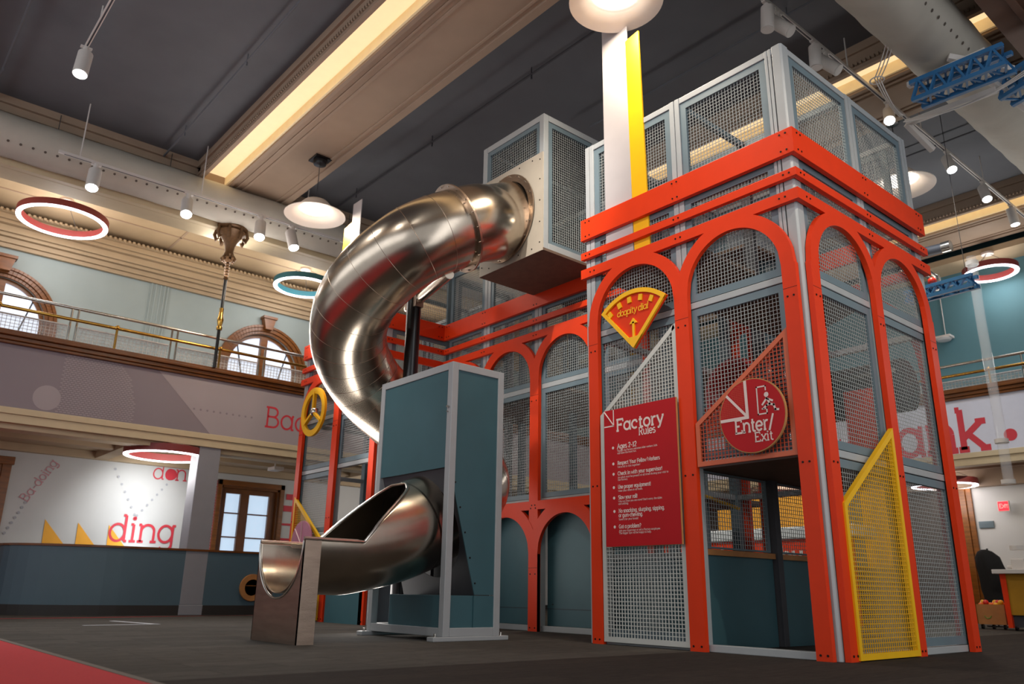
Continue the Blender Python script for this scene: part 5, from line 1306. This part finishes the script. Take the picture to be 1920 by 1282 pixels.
for k in range(3): cb.tube(sag((-.72 + .03 * k, 4.05 + .03 * k, 8.25), (.2, 3.1 + k * .08, 9.0), .14 + .02 * k), .009, 6); cb.tube(sag((-.72 + .03 * k, 4.05 + .03 * k, 8.25), (-.75 + .04 * k, 4.9, 7.95), .10 + .04 * k), .009, 6)
cb.lathe([(.10, -.012), (.115, 0), (.10, .012), (.088, 0)], (-.70, 4.08, 8.22), 20, 'z', True)
tag(cb.build('cable_bundle', 'fixture_white', smooth=True), 'coiled grey cables hanging over the fabric duct left of the crane boom', 'cables')
# clear ball pipe
cp = thing('clear_pipe', 'clear plastic ball pipe arching down from behind the tower to the white counter', 'pipe', (-1.95, 10.5, 1.1))
pts = [(-2.25, 10.5, 7.88)] + [(-2.25 + .38 * math.sin(a), 10.5, 7.5 + .38 * math.cos(a)) for a in [PI / 2 * k / 10 for k in range(11)]] + [(-1.88, 10.5, 6.0), (-1.86, 10.5, 4.2), (-1.86, 10.5, 2.8), (-1.92, 10.5, 1.3)]
for i0, i1 in ((0, 12), (11, 14), (13, 15)):
    g = MB(); g.tube(pts[i0:i1], .095, 20, cap=False); part(g, 'clear_tube', 'clear', cp, smooth=True)
for z in (7.35, 3.55, 2.75, 1.5):
    g = MB(); g.lathe([(.1, -.04), (.125, -.04), (.125, .04), (.1, .04)], (-1.87 if z > 2 else -1.91, 10.5, z), 20, closed=True); part(g, 'coupling', 'fixture_white', cp, smooth=True)
g = MB(); g.tube([(-2.75, 10.5, 7.9), (-2.4, 10.5, 7.88)], .11, 18); part(g, 'dark_sleeve', 'charcoal', cp, smooth=True)
g = MB(); g.tube([(-2.4, 10.5, 7.88), (-2.22, 10.5, 7.88)], .125, 18); part(g, 'coupling', 'chrome', cp, smooth=True)
g = MB(); g.box(-2.03, -1.8, 10.4, 10.6, 1.08, 1.3); g.box(-2.12, -1.95, 10.42, 10.58, 1.12, 1.18); part(g, 'pipe_base', 'fixture_white', cp, bevel=.02)
hs = MB(); hs.tube([(-3.1, 10.0, 7.5), (-2.7, 10.0, 7.3), (-2.45, 10.0, 7.05), (-2.45, 10.0, 6.8)], [.09, .09, .1, .1], 18); hs.tube([(-2.7, 10, 7.35), (-2.7, 10, 9.648)], .008, 6)
tag(hs.build('flexible_hose', 'chrome', smooth=True), 'ribbed metal hose end curling out beside the tower top', 'hose')
rb = MB(); rb.sphere((-1.83, 8.12, 6.29), .08, 10); tag(rb.build('red_ball', 'ball_r', smooth=True), 'small red ball resting on the blue boom beside the hose', 'ball')
# white topped counter, crate of balls, black coat
ct = thing('activity_counter', 'yellow and red activity counter with white top at the right edge', 'counter', (-1.4, 10.6, 0))
g = MB(); g.box(-2.32, -.3, 10.2, 11.3, 1.02, 1.1); part(g, 'worktop', 'fixture_white', ct, bevel=.01)
g = MB(); g.prism([(-2.22, 10.28, 1.02), (-2.12, 10.28, 1.02), (-2.12, 10.28, .05), (-2.2, 10.28, .05)], (0, .9, 0)); part(g, 'side_panel', 'red', ct)
g = MB(); g.box(-2.12, -.4, 10.3, 11.2, .28, 1.02); part(g, 'cabinet', 'mustard', ct)
g = MB(); g.box(-2.12, -.4, 10.36, 11.2, 0.06, .28); part(g, 'plinth', 'charcoal', ct)
for x in (-2.1, -1.2): g = MB(); g.tube([(x - .02, 10.4, .05), (x + .02, 10.4, .05)], .05, 14); part(g, 'castor', 'black', ct)
cr = thing('wooden_crate', 'light wooden crate on castors filled with coloured balls', 'crate', (-2.62, 10.9, 0))
g = MB(); g.box(-2.87, -2.37, 10.7, 10.72, .09, .46); g.box(-2.87, -2.37, 11.1, 11.12, .09, .46); g.box(-2.87, -2.85, 10.72, 11.1, .09, .46); g.box(-2.39, -2.37, 10.72, 11.1, .09, .46); g.box(-2.85, -2.39, 10.72, 11.1, .09, .12); part(g, 'box', 'wood_light', cr)
g = MB(); g.tube([(-2.68 + .06 * math.sin(a), 10.695, .26 - .06 * math.cos(a)) for a in [-1.4 + 2.8 * k / 10 for k in range(11)]], .008, 6); part(g, 'green_handle', 'handle_green' if 'handle_green' in MATS else 'paint_yellow', cr)
for x in (-2.82, -2.62, -2.42): g = MB(); g.tube([(x - .02, 10.76, .045), (x + .02, 10.76, .045)], .045, 14); part(g, 'castor', 'black', cr)
k = 0
for j in range(3):
    for i in range(5):
        m = ('ball_o', 'ball_y', 'ball_r', 'ball_y', 'ball_o', 'ball_r', 'ball_y')[(i * 2 + j * 3) % 7]; nm = {'ball_o': 'orange', 'ball_y': 'yellow', 'ball_r': 'red'}[m]
        g = MB(); g.sphere((-2.80 + i * .09, 10.77 + j * .11, .445 + (.05 if (i + j) % 3 == 1 else 0)), .052, 8)
        tag(g.build('play_ball', m, smooth=True), nm + ' plastic ball in the wooden crate at right', 'ball', nm + ' balls in the wooden crate')
g = MB(); prof = []
ck = thing('black_coat', 'long black coat hanging beside the wooden door casing at right', 'coat', (-3.0, 12.3, .35))
rows = []
for (z, w_, dx) in ((1.58, .05, -.1), (1.54, .14, -.08), (1.42, .24, -.04), (1.2, .27, .0), (.95, .29, .05), (.75, .2, -.05), (.55, .18, -.04), (.38, .24, 0)):
    row = []
    for k in range(20):
        a = 2 * PI * k / 20; rr_ = 1 + .10 * math.sin(5 * a + z * 3); row.append(g.bm.verts.new((-3.05 + dx + w_ * rr_ * math.cos(a), 12.3 + w_ * .55 * rr_ * math.sin(a), z)))
    rows.append(row)
for A_, B_ in zip(rows[:-1], rows[1:]):
    for k in range(20): g.bm.faces.new((A_[k], A_[(k + 1) % 20], B_[(k + 1) % 20], B_[k]))
g.bm.faces.new(rows[0]); g.bm.faces.new(rows[-1][::-1]); part(g, 'cloth', 'cloth_black', ck, smooth=True)
g = MB(); g.tube([(-3.08, 12.3, 0), (-3.08, 12.3, 1.6)], .02, 8); g.lathe([(.0001, 0), (.22, 0), (.22, .03), (.0001, .03)], (-3.08, 12.3, 0), 20); part(g, 'stand', 'black', ck)
# kiosk seen through the doorway
ks = thing('counter_kiosk', 'long counter with orange red front and pale top seen through the tower doorway', 'counter', (-6.8, 9.4, 0))
g = MB(); g.box(-9.4, -4.4, 9.0, 9.06, 0, 1.72); part(g, 'front', 'red', ks)
g = MB(); g.box(-9.5, -4.3, 8.95, 9.9, 1.72, 1.98); part(g, 'pale_top', 'counter_white', ks, bevel=.03)
g = MB(); letters(g, 'do', (-7.75, 8.99, 1.20), RU, UU, .5, .13); letters(g, 'by', (-6.05, 8.99, 1.20), RU, UU, .5, .13); part(g, 'lettering', 'fixture_white', ks)
bd = MB(); bd.box(-9.0, -4.3, 11.0, 11.05, 1.2, 2.95); bd = bd.build('back_wall_graphic', 'paint_yellow'); tag(bd, 'yellow backdrop wall with pale arch behind the orange counter', 'backdrop')
g = MB(); g.prism([(-5.9, 10.99, 1.2), (-5.1, 10.99, 1.2), (-5.1, 10.99, 2.9), (-5.6, 10.99, 2.9)], (0, .005, 0)); sub(g, 'arch_shape', 'half_wall', bd)
# ceiling mounted detector below left balcony
cm = MB(); cm.box(-15.6, -15.2, 1.4, 1.65, 3.36, 3.44); cm.tube([(-15.4, 1.5, 3.44), (-15.4, 1.5, 3.62)], .02, 8); tag(cm.build('ceiling_fixture', 'fixture_white'), 'small pale ceiling fixture above the wood framed window', 'ceiling light')
al = MB(); al.box(-16.98, -16.9, -1.30, -1.10, 5.75, 5.95); tag(al.build('fire_alarm', 'paint_red'), 'small red fire alarm on the upper wall beside the conduits', 'alarm')
